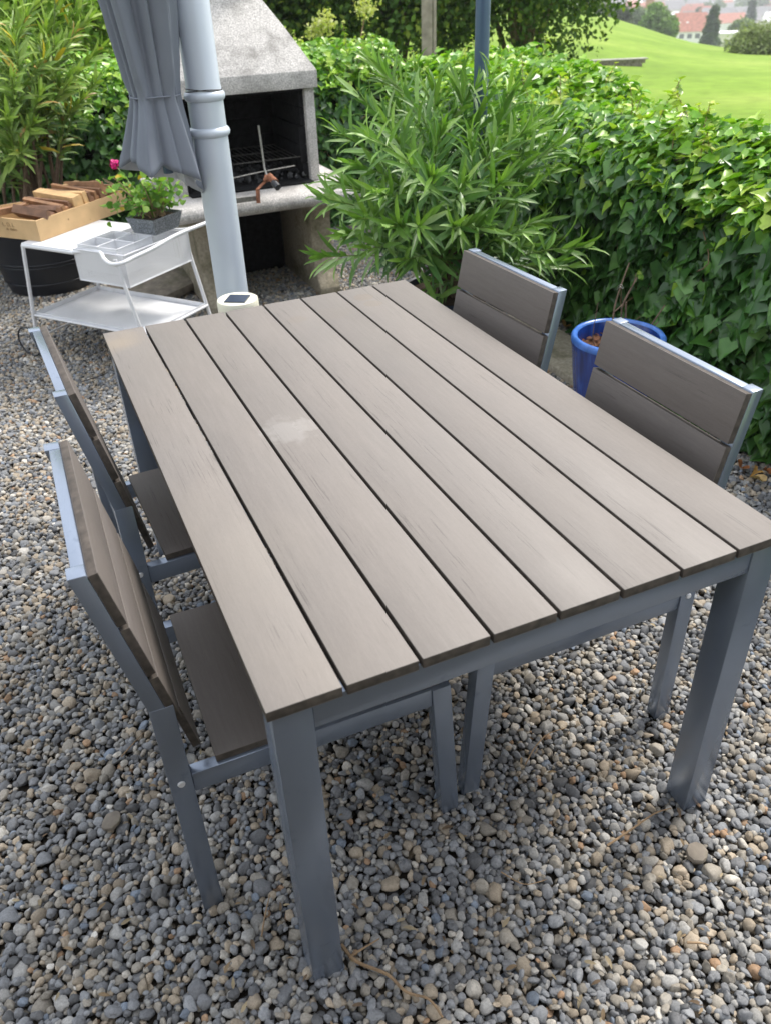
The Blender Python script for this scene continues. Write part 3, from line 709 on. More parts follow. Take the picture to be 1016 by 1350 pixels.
def offcut(x, y, z, ln, w_, h_, rot, mat, lab, notch=True):
    e = MB()
    poly = [(-w_/2, 0), (w_/2, 0), (w_/2, h_*.55), (w_*.12, h_*.55), (w_*.02, h_), (-w_/2, h_)] if notch else [(-w_/2, 0), (w_/2, 0), (w_/2, h_*.85), (w_*.35, h_), (-w_/2, h_)]
    e.prism(poly, -ln/2, ln/2, 'y', .0012)
    o = e.build('wood_offcut', mat, None); W0 = cr.matrix_basis if False else (Matrix.Translation(cr.location) @ Matrix.Rotation(cang, 4, 'Z'))
    o.matrix_basis = W0 @ Matrix.Translation((x, y, z+(.030 if z < .08 else .012))) @ Euler([RD(a) for a in rot]).to_matrix().to_4x4()
    return tag(o, lab, 'offcut', 'wooden offcuts piled in the crate')
wd, wm, wpale = M['wood_dark'], M['wood_mid'], M['wood_pale']
lst = [(.070, .095, .060, .19, .064, .042, (9, 36, 14), wd, 'short dark offcut tilted at the stamped end corner of the crate'),
       (.132, .12, .052, .22, .052, .048, (7, -34, -5), wd, 'dark notched offcut second from the near corner of the crate'),
       (.186, .13, .058, .24, .044, .048, (-3, -42, 6), wd, 'narrow dark notched offcut leaning third from the near corner of the crate'),
       (.232, .14, .060, .26, .038, .052, (5, -24, -3), wm, 'brown notched offcut leaning against the wide pale block'),
       (.262, .15, .062, .27, .028, .046, (1, -10, 0), wd, 'thin dark offcut standing just left of the wide pale block'),
       (.316, .14, .056, .27, .066, .070, (3, -7, -2), wpale, 'wide pale block with a rounded edge in the middle of the crate'),
       (.374, .15, .052, .28, .034, .066, (-3, -8, 2), wpale, 'narrow pale offcut standing right of the wide pale block'),
       (.412, .15, .054, .29, .034, .064, (0, -8, 0), wd, 'dark offcut with a stepped end right of the narrow pale one'),
       (.452, .15, .060, .27, .034, .066, (6, -10, 3), wm, 'chestnut offcut with a stepped end in the right half of the crate'),
       (.494, .15, .055, .29, .036, .062, (0, -4, 0), wd, 'dark offcut near the right end of the crate behind the geranium'),
       (.540, .16, .062, .27, .042, .068, (-4, 5, -3), wm, 'chestnut offcut at the right end of the crate beside the geranium leaves'),
       (.595, .16, .050, .29, .050, .060, (0, 4, 0), wm, 'rightmost chestnut offcut pressed against the crate end')]
for a in lst: offcut(*a[:6], a[6], a[7], a[8], notch=(a[7] is not wpale))
rk = random.Random(3)
for i_, (px1, nm_) in enumerate(((.03, 'leftmost'), (.25, 'second'), (.40, 'third'), (.58, 'rightmost'))):
    offcut(px1+.03, .245+rk.uniform(-.01, .01), .075, .20, .045, .030, (rk.uniform(-8, 8), rk.uniform(-14, 14), 70+rk.uniform(-12, 16)), [wm, wpale, wd, wm][i_], '%s of four offcuts lying lengthwise along the back of the crate' % nm_)
offcut(.12, .27, .068, .10, .050, .036, (0, 12, 60), wpale, 'short pale offcut lying across the back of the stamped end', False)
offcut(.20, .255, .090, .10, .045, .024, (0, 6, 75), wm, 'flat brown offcut lying on the back of the pile', False)
offcut(.42, .285, .112, .11, .026, .014, (0, 4, 84), wpale, 'thin pale lath lying across the back right of the pile', False)
offcut(.56, .280, .117, .11, .030, .014, (0, -3, 92), wpale, 'thin pale lath lying on top at the far right of the pile', False)

# ------------------------------------------------------------------ zinc planter with geranium on the trolley
zp = G(207, 297, ZT+.06)
zpl = trI @ Vector((.13, .12, 0))
pc = G(205, 292, .665)
za = tang+RD(38)
gp = empty('geranium_pot', (pc.x, pc.y, .627), tang, 'square zinc pot with a leafy geranium and one magenta flower, on the trolley', 'potted plant')
b = MB(); hb, ht_, hh = .068, .086, .075
def frustum(b, r0, r1, z0, z1):
    v0 = [b.bm.verts.new((sx*r0, sy*r0*1.25, z0)) for sx, sy in ((-1, -1), (1, -1), (1, 1), (-1, 1))]; v1 = [b.bm.verts.new((sx*r1, sy*r1*1.25, z1)) for sx, sy in ((-1, -1), (1, -1), (1, 1), (-1, 1))]
    return v0, v1
v0, v1 = frustum(b, hb, ht_, 0, hh); b.bm.faces.new(v0[::-1])
for i in range(4): b.bm.faces.new((v0[i], v0[(i+1) % 4], v1[(i+1) % 4], v1[i]))
v2, v3 = frustum(b, ht_-.003, ht_-.006, hh, hh-.02)
for i in range(4):
    b.bm.faces.new((v1[i], v1[(i+1) % 4], v2[(i+1) % 4], v2[i])); b.bm.faces.new((v2[i], v2[(i+1) % 4], v3[(i+1) % 4], v3[i]))
def zincmat():
    m, t, bs = newmat('zinc with scroll pattern')
    tcn = N(t, 'ShaderNodeTexCoord')
    n = N(t, 'ShaderNodeTexNoise', Scale=55.0, Detail=1.0, Distortion=3.0); t.links.new(tcn.outputs['Object'], n.inputs['Vector'])
    c = ramp(t, n.outputs[0], [(0.44, (0.13, 0.145, 0.165)), (0.48, (0.42, 0.45, 0.48)), (0.52, (0.42, 0.45, 0.48)), (0.56, (0.14, 0.155, 0.175))])
    t.links.new(c, bs.inputs['Base Color']); bs.inputs['Metallic'].default_value = .5; bs.inputs['Roughness'].default_value = .5
    return m
b.build('pot', zincmat(), gp)
b = MB(); b.box((0, 0, hh-.013), (2*ht_-.014, 2.5*ht_-.018, .004)); b.build('soil', M['soil'], gp)
st = MB(); LP, LN, LT, LS, LC = [], [], [], [], []
for i in range(34):
    a = random.uniform(0, 6.28); sp_ = random.uniform(.04, .21)
    r0 = random.uniform(0, .05)
    p0 = Vector((r0*math.cos(a), r0*math.sin(a)*1.2, hh-.01)); p2 = Vector((math.cos(a)*sp_*1.0-.07, math.sin(a)*sp_*.9+.0, hh+random.uniform(.035, .17)))
    p1 = (p0+p2)/2+Vector((0, 0, .025)); pts = spline([p0, p1, p2], 4); st.tube(pts, [.0035-.0022*k/8 for k in range(len(pts))], 6)
    for j in range(8):
        q = p2.lerp(p1, random.uniform(0, .9))+Vector([random.gauss(0, .028) for _ in range(3)])
        LP.append(q); n_ = Vector((random.gauss(0, .5), random.gauss(0, .5), random.uniform(.3, 1))); LN.append(n_)
        LT.append((random.gauss(0, 1), random.gauss(0, 1), random.gauss(-.2, .5))); LS.append(random.uniform(.024, .042))
st.build('stems', M['twig'], gp, smooth=True)
n = len(LP); tint = pick([(.10, .22, .035), (.16, .31, .05), (.24, .38, .07), (.5, .35, .04)], [30, 34, 20, 2], n)
GER = (ROUND[0]*np.array([1, 1, 2.2]), ROUND[1])
leaves('foliage', GER, np.array(LP), np.array(LN), np.array(LT), np.array(LS), tint, M['soft_leaf'], gp)
fl_ = gp.matrix_basis  # flower head
fp = (Matrix.Translation(gp.location) @ Matrix.Rotation(tang, 4, 'Z')).inverted() @ G(151, 216, .905)
b = MB(); b.tube(spline([(0, .02, hh), (fp.x*.4, fp.y*.4, hh+.09), (fp.x, fp.y, fp.z)], 6), .0018, 6); b.build('flower_stalk', M['stem_green'], gp, smooth=True)
n = 60; d_ = nrm(rng.normal(size=(n, 3)))
leaves('flower', ROUND, np.array(fp)[None]+d_*.014, d_+rng.normal(size=(n, 3))*.3, rng.normal(size=(n, 3)), U(.014, .02, n), np.tile([.62, .005, .19], (n, 1)), M['petal'], gp)
# ------------------------------------------------------------------ masonry barbecue
bb_ = empty('masonry_barbecue', (1.13, 4.3, 0), 0, 'pale concrete garden barbecue with a sloping hood and a sooty black firebox', 'barbecue')
def bbuild(mb, name, mat, parent=None, **k):
    o = mb.build(name, mat, None, **k); o.data.transform(Matrix.Translation((-1.13, -4.3, 0))); o.parent = parent or bb_; return o
for x0, x1 in ((.75, .865), (1.43, 1.555)):
    prof = [(4.60, 0), (3.80, 0), (3.80, .045), (3.835, .085), (3.88, .14), (3.90, .22), (3.90, .44), (3.87, .50), (3.82, .545), (4.60, .545)]
    bbuild(MB().prism(prof, x0, x1, 'x', .006), 'support_leg', M['concrete_old'], smooth=True)
bbuild(MB().bx(.8655, 1.4295, 4.50, 4.59, -.02, .545), 'shade_panel', M['soot'])  # black panel added to stand in for the shade under the hearth
pf = [(4.66, .547), (3.74, .547), (3.705, .556), (3.688, .578), (3.688, .598), (3.705, .62), (3.74, .630), (4.66, .630)]
bbuild(MB().prism(pf, .60, 1.70, 'x', .008), 'hearth_slab', M['concrete'], smooth=True)
zb, zf = .632, 1.118
for x0, x1 in ((.705, .76), (1.487, 1.542)):
    bbuild(MB().bx(x0, x1, 3.985, 4.62, zb, zf, .005), 'side_wall', M['concrete'], smooth=True)
bbuild(MB().bx(.7605, 1.4865, 4.575, 4.62, zb, zf), 'back_wall', M['soot'])
# firebrick lining, black with soot, with ledges that carry the grate
for s, x0, x1 in ((1, .7605, .79), (-1, 1.457, 1.4865)):
    b = MB()
    for k in range(5):
        z0 = zb+.001+k*.097; dx = .012 if k in (1, 2) else 0
        b.bx(x0-(dx if s < 0 else 0), x1+(dx if s > 0 else 0), 4.02, 4.57, z0, z0+.094, .003)
    bbuild(b, 'fire_brick_lining', M['soot'], smooth=True)
b = MB()
for k in range(5):
    for j in range(5):
        x0 = .7925+j*.17-(.085 if k % 2 else 0)
        if min(x0+.167, 1.455)-max(x0, .7925) < .01: continue
        b.bx(max(x0, .7925), min(x0+.167, 1.455), 4.53, 4.572, zb+.001+k*.097, zb+.095+k*.097, .003)
bbuild(b, 'fire_brick_lining', M['soot'], smooth=True)
b = MB(); b.bx(.77, 1.478, 3.99, 4.57, 1.105, 1.116); bbuild(b, 'smoke_lintel', M['soot'])
b = MB(); b.bx(.765, 1.484, 3.93, 4.57, zb+.0005, zb+.008); bbuild(b, 'fire_floor', M['soot'])
def hood():
    b = MB()
    lv = [(.690, 1.557, 3.955, 4.64, 1.120), (.690, 1.557, 3.955, 4.64, 1.205), (.812, 1.456, 4.155, 4.64, 1.409), (.814, 1.454, 4.159, 4.64, 1.413), (.91, 1.36, 4.315, 4.64, 1.575), (.91, 1.36, 4.315, 4.64, 2.1)]
    rings = [[b.bm.verts.new(p) for p in ((x0, y0, z), (x1, y0, z), (x1, y1, z), (x0, y1, z))] for x0, x1, y0, y1, z in lv]
    for a, c in zip(rings, rings[1:]):
        for i in range(4): b.bm.faces.new((a[i], a[(i+1) % 4], c[(i+1) % 4], c[i]))
    b.bm.faces.new(rings[0][::-1]); b.bm.faces.new(rings[-1])
    bmesh.ops.recalc_face_normals(b.bm, faces=b.bm.faces[:])
    bmesh.ops.bevel(b.bm, geom=b.bm.edges[:], offset=.004, segments=2, affect='EDGES', profile=.5)
    bbuild(b, 'hood', M['concrete'], smooth=True)
hood()
# grate
b = MB(); zg = .765
for i in range(21): b.tube([(.80+i*.0312, 4.03, zg), (.80+i*.0312, 4.50, zg)], .0022, 6)
for y in (4.03, 4.27, 4.50): b.tube([(.785, y, zg-.003), (1.470, y, zg-.003)], .004, 8)
g_ = b.build('grill_grate', M['iron'], None, smooth=True); tag(g_, 'thin wire grill grate inside the black firebox', 'grill grate')
# charcoal and ash
vs_ = MB()
for i in range(260):
    x, y = random.uniform(.81, 1.46), random.uniform(4.0, 4.5)
    s_ = random.uniform(.008, .028)
    vs_.box((x, y, zb+.012+random.uniform(0, .03)), (s_, s_*random.uniform(.6, 1.4), s_*.7), (random.random()*3, random.random()*3, random.random()*3))
tag(vs_.build('charcoal', simple('charcoal and ash', (0.035, 0.035, 0.037), .9, 0, .95, 25, dirt=((.35, .34, .33), 22, .62, .66))), 'black charcoal lumps with pale ash on the barbecue floor', 'charcoal', None, 'stuff')
# rotisserie bracket (rusty) with its rod and motor end
rp = G(343, 266, .632)
rb = empty('spit_bracket', (rp.x, rp.y, .632), 0, 'rusty bent spit bracket with upright steel rod on the barbecue edge', 'spit bracket')
def RL(u, v, y): q = DY(u, v, y)-Vector((rp.x, rp.y, .632)); return q
y0 = rp.y
P = [RL(341, 267, y0), RL(340, 249, y0+.02), RL(350, 239, y0+.05), RL(352, 230, y0+.09)]
b = MB()
for a, c in zip(P, P[1:]):
    d = (c-a); mid = (a+c)/2
    b.box(mid, (.022, .005, d.length+.004), d.to_track_quat('Z', 'Y').to_matrix(), .001)
b.build('bent_bar', M['rust'], rb)
b = MB(); b.tube([RL(349, 238, y0+.05), RL(356, 233, y0+.04), RL(364, 240, y0-.02)], [.012, .021, .017], 14); b.build('spit_clamp', M['rust'], rb, smooth=True)
b = MB(); b.tube([RL(361, 240, y0-.01), RL(367, 247, y0-.05)], .018, 14); b.build('motor_socket', M['black_plastic'], rb, smooth=True)
b = MB(); b.tube([RL(352, 231, y0+.09), RL(349, 222, y0+.11), RL(341, 165, y0+.12)], .0055, 10); b.build('rod', M['steel'], rb, smooth=True)
b = MB(); b.tube([RL(300, 236, y0+.12), RL(345, 226, y0+.11), RL(389, 218, y0+.12)], .003, 8); b.build('front_bar', M['steel'], rb, smooth=True)
ap, aq = G(312, 266, .632), G(339, 267, .632)
b = MB(); b.box((0, 0, .013), ((aq-ap).length+.06, .006, .026), None, .001)
o = b.build('ash_strip', M['steel'], None); o.location = ((ap+aq)/2+Vector((-.02, .01, 0))); tag(o, 'flat steel strip standing on edge at the front of the barbecue hearth', 'metal strip')

# ------------------------------------------------------------------ pots
def pot(name, c, prof, mat, label, soil_r, soil_z, soilm, rimm=None, rings=()):
    e = empty(name, c, 0, label, 'pot')
    MB().lathe(prof, n=72).build('pot_body', mat, e, smooth=True, angle=50)
    MB().lathe([(0, soil_z+.006), (soil_r*.5, soil_z+.004), (soil_r, soil_z)], n=48).build('soil', soilm, e, smooth=True)
    for z, r in rings: MB().lathe([(r-.004, -.006), (r+.003, -.004), (r+.004, 0), (r+.003, .004), (r-.004, .006)], (0, 0, z), n=72).build('ring', rimm or mat, e, smooth=True, angle=70)
    return e
bp = (1.945, 1.665, -.012)
prof = [(0, 0), (.125, 0), (.135, .01), (.150, .12), (.168, .25), (.180, .355), (.186, .382), (.186, .404), (.180, .413), (.170, .413), (.163, .404), (.158, .36), (.155, .33)]
bpo = pot('blue_pot', bp, prof, M['cobalt'], 'glossy cobalt blue ceramic pot with bare pruned stems, by the ivy hedge', .158, .345, M['bark_mulch'])
bpo['category'] = 'pot'
MB().lathe([(.1868, .388), (.1875, .404), (.180, .4145), (.170, .4145), (.1622, .405)], n=72).build('rim', M['cobalt_rim'], bpo, smooth=True, angle=60)
def loc(e, p): return Vector(p)-Vector(e.location)
b = MB(); b2 = MB()
def bp_pt(u, v, y): return loc(bpo, DY(u, v, y))
for pts, r in (([(802, 470, 1.78), (807, 425, 1.78), (812, 395, 1.80), (829, 346, 1.84)], .0048), ([(815, 465, 1.82), (818, 425, 1.82), (821, 400, 1.83), (836, 372, 1.86), (842, 362, 1.9)], .0042),
               ([(823, 465, 1.80), (824, 425, 1.80), (825, 398, 1.80)], .006), ([(845, 462, 1.72), (853, 437, 1.70), (876, 402, 1.68)], .0045), ([(838, 465, 1.75), (850, 440, 1.72), (868, 424, 1.7)], .003),
               ([(808, 412, 1.79), (822, 398, 1.80), (835, 372, 1.80), (838, 360, 1.8)], .0025), ([(786, 462, 1.72), (781, 445, 1.70), (785, 415, 1.68), (788, 399, 1.68)], .0022)):
    pp = spline([bp_pt(*q) for q in pts], 5); b.tube(pp, [r*(1-.4*i/len(pp)) for i in range(len(pp))], 7)
b.build('pruned_stems', M['stem_brown'], bpo, smooth=True)
b = MB(); q = bp_pt(817, 381, 1.80)
b.tube([q+Vector((.012*math.cos(a), .01*math.sin(a), .006*math.sin(2*a)+.0015*a)) for a in np.linspace(0, 10, 30)], .0012, 5); b.build('tie_wire', M['steel'], bpo)
n = 10; cpt = np.array([bp_pt(842, 362, 1.88)]*n)+rng.normal(size=(n, 3))*.012
leaves('young_leaves', ROUND, cpt, rng.normal(size=(n, 3))*.5+np.array([0, -.4, .8]), rng.normal(size=(n, 3)), U(.012, .026, n), pick([(.30, .42, .07), (.2, .36, .06)], [1, 1], n), M['soft_leaf'], bpo)
n = 240; a = U(0, 6.28, n); r = np.sqrt(U(0, 1, n))*.15
leaves('mulch', ROUND, np.stack([r*np.cos(a), r*np.sin(a), U(.348, .362, n)], 1), rng.normal(size=(n, 3))*.4+np.array([0, 0, 1]), rng.normal(size=(n, 3)), U(.012, .028, n), pick([(.22, .10, .055), (.34, .2, .12), (.12, .06, .04)], [3, 2, 2], n), M['dead_leaf'], bpo)

# ------------------------------------------------------------------ oleanders
def oleander(root, base, targets, seed, cols, wts, leaf=(.11, .19), node=.040, whorl=3, droop=.5, stem_r=.0055, woody=True, bare=.38, lw=.72):
    """stems arch from `base` out to every target (all in the root's own space), lance leaves in whorls"""
    rs = np.random.default_rng(seed); rd = random.Random(seed)
    sg = MB(); sb = MB(); LP, LN, LT, LS, TI = [], [], [], [], []
    for tg in targets:
        tg = Vector(tg); a = rd.uniform(0, 6.28); r0 = rd.uniform(0, base[3])
        p0 = Vector((base[0]+r0*math.cos(a), base[1]+r0*math.sin(a), base[2]))
        d = tg-p0; Ln = d.length
        p1 = p0+Vector((d.x*.22, d.y*.22, d.z*.42))+Vector((rd.gauss(0, .02), rd.gauss(0, .02), .02))
        p2 = p0+Vector((d.x*.6, d.y*.6, d.z*.78))+Vector((rd.gauss(0, .02), rd.gauss(0, .02), .02))
        pts = spline([p0, p1, p2, tg], 7); m = len(pts)
        rad = [stem_r*(1-.72*i/m) for i in range(m)]; cut = int(m*.45)
        sb.tube(pts[:cut+1], rad[:cut+1], 6); sg.tube(pts[cut:], rad[cut:], 6)
        # arc length
        acc = [0]
        for i in range(1, m): acc.append(acc[-1]+(pts[i]-pts[i-1]).length)
        spv = rd.uniform(.62, 1.2)
        s_ = acc[-1]*(bare*rd.uniform(.6, 1.3)); ph = rd.uniform(0, 6.28)
        while s_ < acc[-1]:
            i = min(m-2, max(0, next((k for k in range(m-1) if acc[k+1] > s_), m-2)))
            f = (s_-acc[i])/max(1e-6, acc[i+1]-acc[i]); p = pts[i].lerp(pts[i+1], f); t = (pts[i+1]-pts[i]).normalized()
            rel = s_/acc[-1]; up = Vector((0, 0, 1)) if abs(t.z) < .95 else Vector((1, 0, 0)); ex = t.cross(up).normalized(); ey = t.cross(ex)
            spread = 1.0*spv-.62*max(0, (rel-.7)/.3)                       # tip leaves stand up, lower ones lie out
            for w_ in range(whorl):
                aa = ph+w_*2*math.pi/whorl+rd.gauss(0, .35)
                od = ex*math.cos(aa)+ey*math.sin(aa)
                tip = (od*math.sin(spread+rd.gauss(0, .30))+t*math.cos(spread)+Vector((0, 0, -.16*droop*(1.1-rel)))).normalized()
                nn = (t-tip*t.dot(tip)).normalized()+Vector((rd.gauss(0, .35), rd.gauss(0, .35), .25))
                LP.append(p+od*.003); LN.append(nn); LT.append(tip)
                LS.append(rd.uniform(*leaf)*(1-.35*max(0, (rel-.85)/.15)))
                TI.append(rel)
            ph += 1.05+rd.gauss(0, .1); s_ += node*rd.uniform(.75, 1.25)
    n = len(LP); rel = np.array(TI)[:, None]
    c = pick(cols, wts, n, .2); c = c+rel**5*np.array([.09, .13, .0])
    sb.build('woody_stems', M['stem_brown'], root, smooth=True); sg.build('green_shoots', M['stem_green'], root, smooth=True)
    leaves('foliage', LANCE, np.array(LP), np.array(LN), np.array(LT), np.array(LS), c, M['oleander'], root, width=np.array([lw*rd.uniform(.8, 1.15) for _ in range(n)]))
    return n
oc = Vector((1.73, 2.66, 0))
ol = empty('oleander', oc, 0, 'big bushy green oleander in a dark pot, between barbecue and ivy hedge', 'potted plant')
MB().lathe([(0, 0), (.20, 0), (.215, .02), (.255, .30), (.265, .31), (.27, .335), (.262, .34), (.25, .335), (.245, .29)], n=64).build('pot_body', M['navy_plastic'], ol, smooth=True, angle=50)
MB().lathe([(0, .315), (.245, .305)], n=48).build('soil', M['soil'], ol)
T_ = []
def ot(u, v, y):
    q = DY(u, v, y)-oc; T_.append(Vector((q.x*.93, q.y, q.z)))
for u, v, y in ((478, 75, 2.75), (498, 98, 2.6), (520, 118, 2.9), (455, 120, 2.6), (545, 88, 2.9), (572, 105, 2.75), (600, 95, 3.0), (630, 112, 2.8), (655, 92, 2.7), (675, 118, 2.6), (700, 110, 2.85),
                (722, 140, 2.7), (742, 150, 2.5), (738, 190, 2.45), (700, 170, 2.4), (430, 175, 2.5), (445, 215, 2.35), (425, 240, 2.45), (398, 262, 2.30), (470, 180, 2.3), (500, 165, 2.4), (540, 160, 2.5),
                (580, 165, 2.35), (615, 175, 2.3), (655, 180, 2.4), (520, 210, 2.15), (560, 230, 2.1), (610, 235, 2.15), (660, 240, 2.2), (700, 250, 2.3), (480, 255, 2.15), (455, 290, 2.2), (430, 315, 2.25),
                (500, 300, 2.1), (540, 300, 2.1), (590, 300, 2.1), (640, 300, 2.15), (690, 305, 2.2), (725, 290, 2.3), (470, 330, 2.25), (520, 345, 2.2), (404, 342, 2.45), (775, 325, 2.05), (760, 350, 2.1),
                (640, 130, 3.0), (560, 130, 3.1), (600, 140, 2.9), (500, 140, 3.0), (690, 150, 2.9)): ot(u, v, y)
rd_ = random.Random(5)
for k in range(20):
    a = rd_.uniform(0, 6.28); r = .15+.42*math.sqrt(rd_.random()); T_.append(Vector((r*math.cos(a)*1.05, r*math.sin(a)*.8, rd_.uniform(.55, 1.28)-r*.45)))
OC = [(.06, .155, .045), (.10, .22, .05), (.16, .30, .065), (.24, .38, .14), (.34, .46, .24)]
oleander(ol, (0, 0, .3, .14), T_, 3, OC, [26, 30, 24, 10, 6])
ocl = Vector((-.04, 4.93, 0))
ol2 = empty('oleander', ocl, 0, 'yellowing oleander with bare lower stems in a round black tub behind the crate', 'potted plant')
MB().lathe([(0, 0), (.255, 0), (.265, .012), (.285, .10), (.315, .24), (.35, .42), (.36, .43), (.365, .455), (.355, .46), (.34, .45), (.33, .40)], n=72).build('pot_body', M['black_plastic'], ol2, smooth=True, angle=50)
for z, r in ((.075, .281), (.185, .304), (.205, .308)): MB().lathe([(r-.006, -.006), (r+.003, -.004), (r+.005, 0), (r+.003, .004), (r-.006, .006)], (0, 0, z), n=72).build('ring', M['black_plastic'], ol2, smooth=True, angle=70)
MB().lathe([(0, .43), (.33, .42)], n=48).build('soil', M['soil'], ol2)
T2 = []
for u, v, y in ((20, 5, 4.7), (50, 0, 4.9), (85, -5, 5.0), (110, 0, 5.0), (60, 30, 4.7), (100, 40, 4.7), (135, 60, 4.8), (20, 50, 4.5), (60, 75, 4.5), (105, 90, 4.6), (15, 100, 4.4), (130, 105, 4.8), (55, 120, 4.45), (30, 200, 4.5), (10, 150, 4.4), (35, -30, 5), (75, -40, 5), (130, -20, 5.1), (-20, 60, 4.7), (-15, 120, 4.6), (-20, 190, 4.6), (5, -30, 5), (90, 110, 4.6), (110, 130, 4.7), (45, 160, 4.45), (75, 55, 4.6), (35, 20, 4.6), (120, 20, 4.9)):
    T2.append(DY(u, v, y)-ocl)
oleander(ol2, (0, 0, .42, .2), T2, 9, [(.12, .22, .045), (.18, .29, .06), (.25, .36, .09), (.33, .42, .13), (.55, .40, .05), (.45, .26, .12)], [22, 28, 20, 12, 2.5, 2], leaf=(.11, .17), stem_r=.011, bare=.5, node=.036, lw=.8)
ocl3 = Vector((-1.15, 5.25, 0))
ol3 = empty('oleander', ocl3, 0, 'tall oleander thicket at the left edge, behind the black tub', 'shrub')
T3 = [Vector((random.uniform(-.6, 1.3), random.uniform(-.35, .3), random.uniform(.7, 1.75))) for _ in range(60)]
oleander(ol3, (0, 0, 0, .35), T3, 11, [(.12, .22, .045), (.17, .28, .06), (.25, .36, .09), (.4, .5, .2)], [22, 28, 20, 10], leaf=(.10, .16), stem_r=.012, bare=.4, node=.036)

# ------------------------------------------------------------------ ivy hedge (L shaped: along the right and behind the barbecue)
def ivy_hedge(name, label, seg, h, depth, n_side, n_top, lsz, seed, shoots=0, tall=(0.0, 0.0), topcol=None, n_back=0):
    """seg = front line (x0,y0)-(x1,y1); the hedge lies to the right of the line seen from the terrace"""
    rs = np.random.default_rng(seed)
    (x0, y0), (x1, y1) = seg; A = np.array([x0, y0]); B = np.array([x1, y1]); Ln = np.linalg.norm(B-A); d = (B-A)/Ln
    out = np.array([-d[1], d[0]])                                       # towards the terrace
    root = empty(name, (x0, y0, 0), 0, label, 'hedge')
    def TL(s): return np.interp(s, [0, Ln*.577, Ln*.796, Ln], [tall[0], tall[0], tall[1], tall[1]])
    def lump(s, z): return .05*np.sin(s*3.1+z*4)+.035*np.sin(s*7.7-z*6+1)+.02*np.sin(s*15+z*9)
    P, Nn, Tt, S, Cc = [], [], [], [], []
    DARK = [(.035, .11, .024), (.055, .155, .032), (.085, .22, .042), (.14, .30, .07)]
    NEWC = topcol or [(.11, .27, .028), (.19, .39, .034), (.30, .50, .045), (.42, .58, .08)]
    # side
    n = n_side; s = rs.uniform(0, Ln, n); z = rs.uniform(-.01, h+.02, n); lay = rs.choice([0, .05, .11], n, p=[.55, .3, .15])
    edge = np.clip((z-(h-.32))/.34, 0, 1)**2*.24
    off = lump(s, z)-lay-edge+rs.normal(0, .012, n)+.05
    p = np.stack([A[0]+d[0]*s+out[0]*off, A[1]+d[1]*s+out[1]*off, z], 1)
    nn = np.stack([out[0]+rs.normal(0, .5, n), out[1]+rs.normal(0, .5, n), .6+rs.normal(0, .42, n)+edge*5], 1)
    tt = np.stack([rs.normal(0, .55, n)+out[0]*.35, rs.normal(0, .55, n)+out[1]*.35, -.8+rs.normal(0, .45, n)], 1)
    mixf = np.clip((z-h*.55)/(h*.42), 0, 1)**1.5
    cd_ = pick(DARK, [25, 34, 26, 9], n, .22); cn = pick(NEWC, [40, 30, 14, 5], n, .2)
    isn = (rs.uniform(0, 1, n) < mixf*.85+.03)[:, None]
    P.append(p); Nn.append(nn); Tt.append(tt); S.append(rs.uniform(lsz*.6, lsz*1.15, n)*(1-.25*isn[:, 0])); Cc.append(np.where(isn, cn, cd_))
    # top
    n = n_top; s = rs.uniform(0, Ln, n); q = rs.uniform(-.02, depth, n)
    z = h+.045*np.sin(s*2.3+q*3)+.03*np.sin(s*6+q*7)+TL(s)*np.clip(q/depth, 0, 1)-np.clip((.30-q)/.30, 0, 1)**2*.16-rs.choice([0, .035, .08], n, p=[.5, .3, .2])+rs.normal(0, .018, n)
    off = -q
    p = np.stack([A[0]+d[0]*s+out[0]*off, A[1]+d[1]*s+out[1]*off, z], 1)
    nn = np.stack([rs.normal(0, .45, n)+out[0]*.25, rs.normal(0, .45, n)+out[1]*.25, 1+rs.normal(0, .2, n)], 1)
    tt = np.stack([rs.normal(0, 1, n)+out[0]*.5, rs.normal(0, 1, n)+out[1]*.5, rs.normal(0, .25, n)], 1)
    P.append(p); Nn.append(nn); Tt.append(tt); S.append(rs.uniform(lsz*.5, lsz*.95, n)); Cc.append(pick(NEWC, [22, 34, 28, 12], n, .2))
    if n_back:
        n = n_back; s = rs.uniform(0, Ln, n); z = rs.uniform(0, 1, n)*(h+TL(s)); off = -depth+rs.normal(0, .03, n)
        P.append(np.stack([A[0]+d[0]*s+out[0]*off, A[1]+d[1]*s+out[1]*off, z], 1)); Nn.append(np.stack([-out[0]+rs.normal(0, .4, n), -out[1]+rs.normal(0, .4, n), .6+rs.normal(0, .3, n)], 1))
        Tt.append(np.stack([rs.normal(0, .4, n), rs.normal(0, .4, n), -np.ones(n)], 1)); S.append(rs.uniform(lsz*.8, lsz*1.2, n)); Cc.append(pick(NEWC, [30, 30, 10, 2], n))
    # upright young shoots on the crest
    st = MB()
    for k in range(shoots):
        s = rs.uniform(0, Ln); q = rs.uniform(.05, depth*.95); hh_ = rs.uniform(.06, .20)
        b0 = Vector((A[0]+d[0]*s-out[0]*q, A[1]+d[1]*s-out[1]*q, h-.03+TL(s)*q/depth)); b1 = b0+Vector((rs.normal(0, .04), rs.normal(0, .04), hh_))
        rv = Vector((x0, y0, 0)); st.tube([b0-rv, (b0+b1)/2-rv+Vector((rs.normal(0, .01), rs.normal(0, .01), 0)), b1-rv], .002, 5)
        m = int(3+hh_*40); f = np.linspace(.25, 1, m)[:, None]
        P.append(np.array(b0)[None]*(1-f)+np.array(b1)[None]*f); Nn.append(np.stack([rs.normal(0, .5, m), rs.normal(0, .5, m), np.ones(m)], 1))
        Tt.append(np.stack([rs.normal(0, 1, m), rs.normal(0, 1, m), rs.normal(.1, .3, m)], 1)); S.append(rs.uniform(lsz*.5, lsz*.85, m)*(1.1-.5*f[:, 0])); Cc.append(pick([(.22, .38, .04), (.36, .5, .06), (.48, .56, .10)], [1, 1, 1], m))
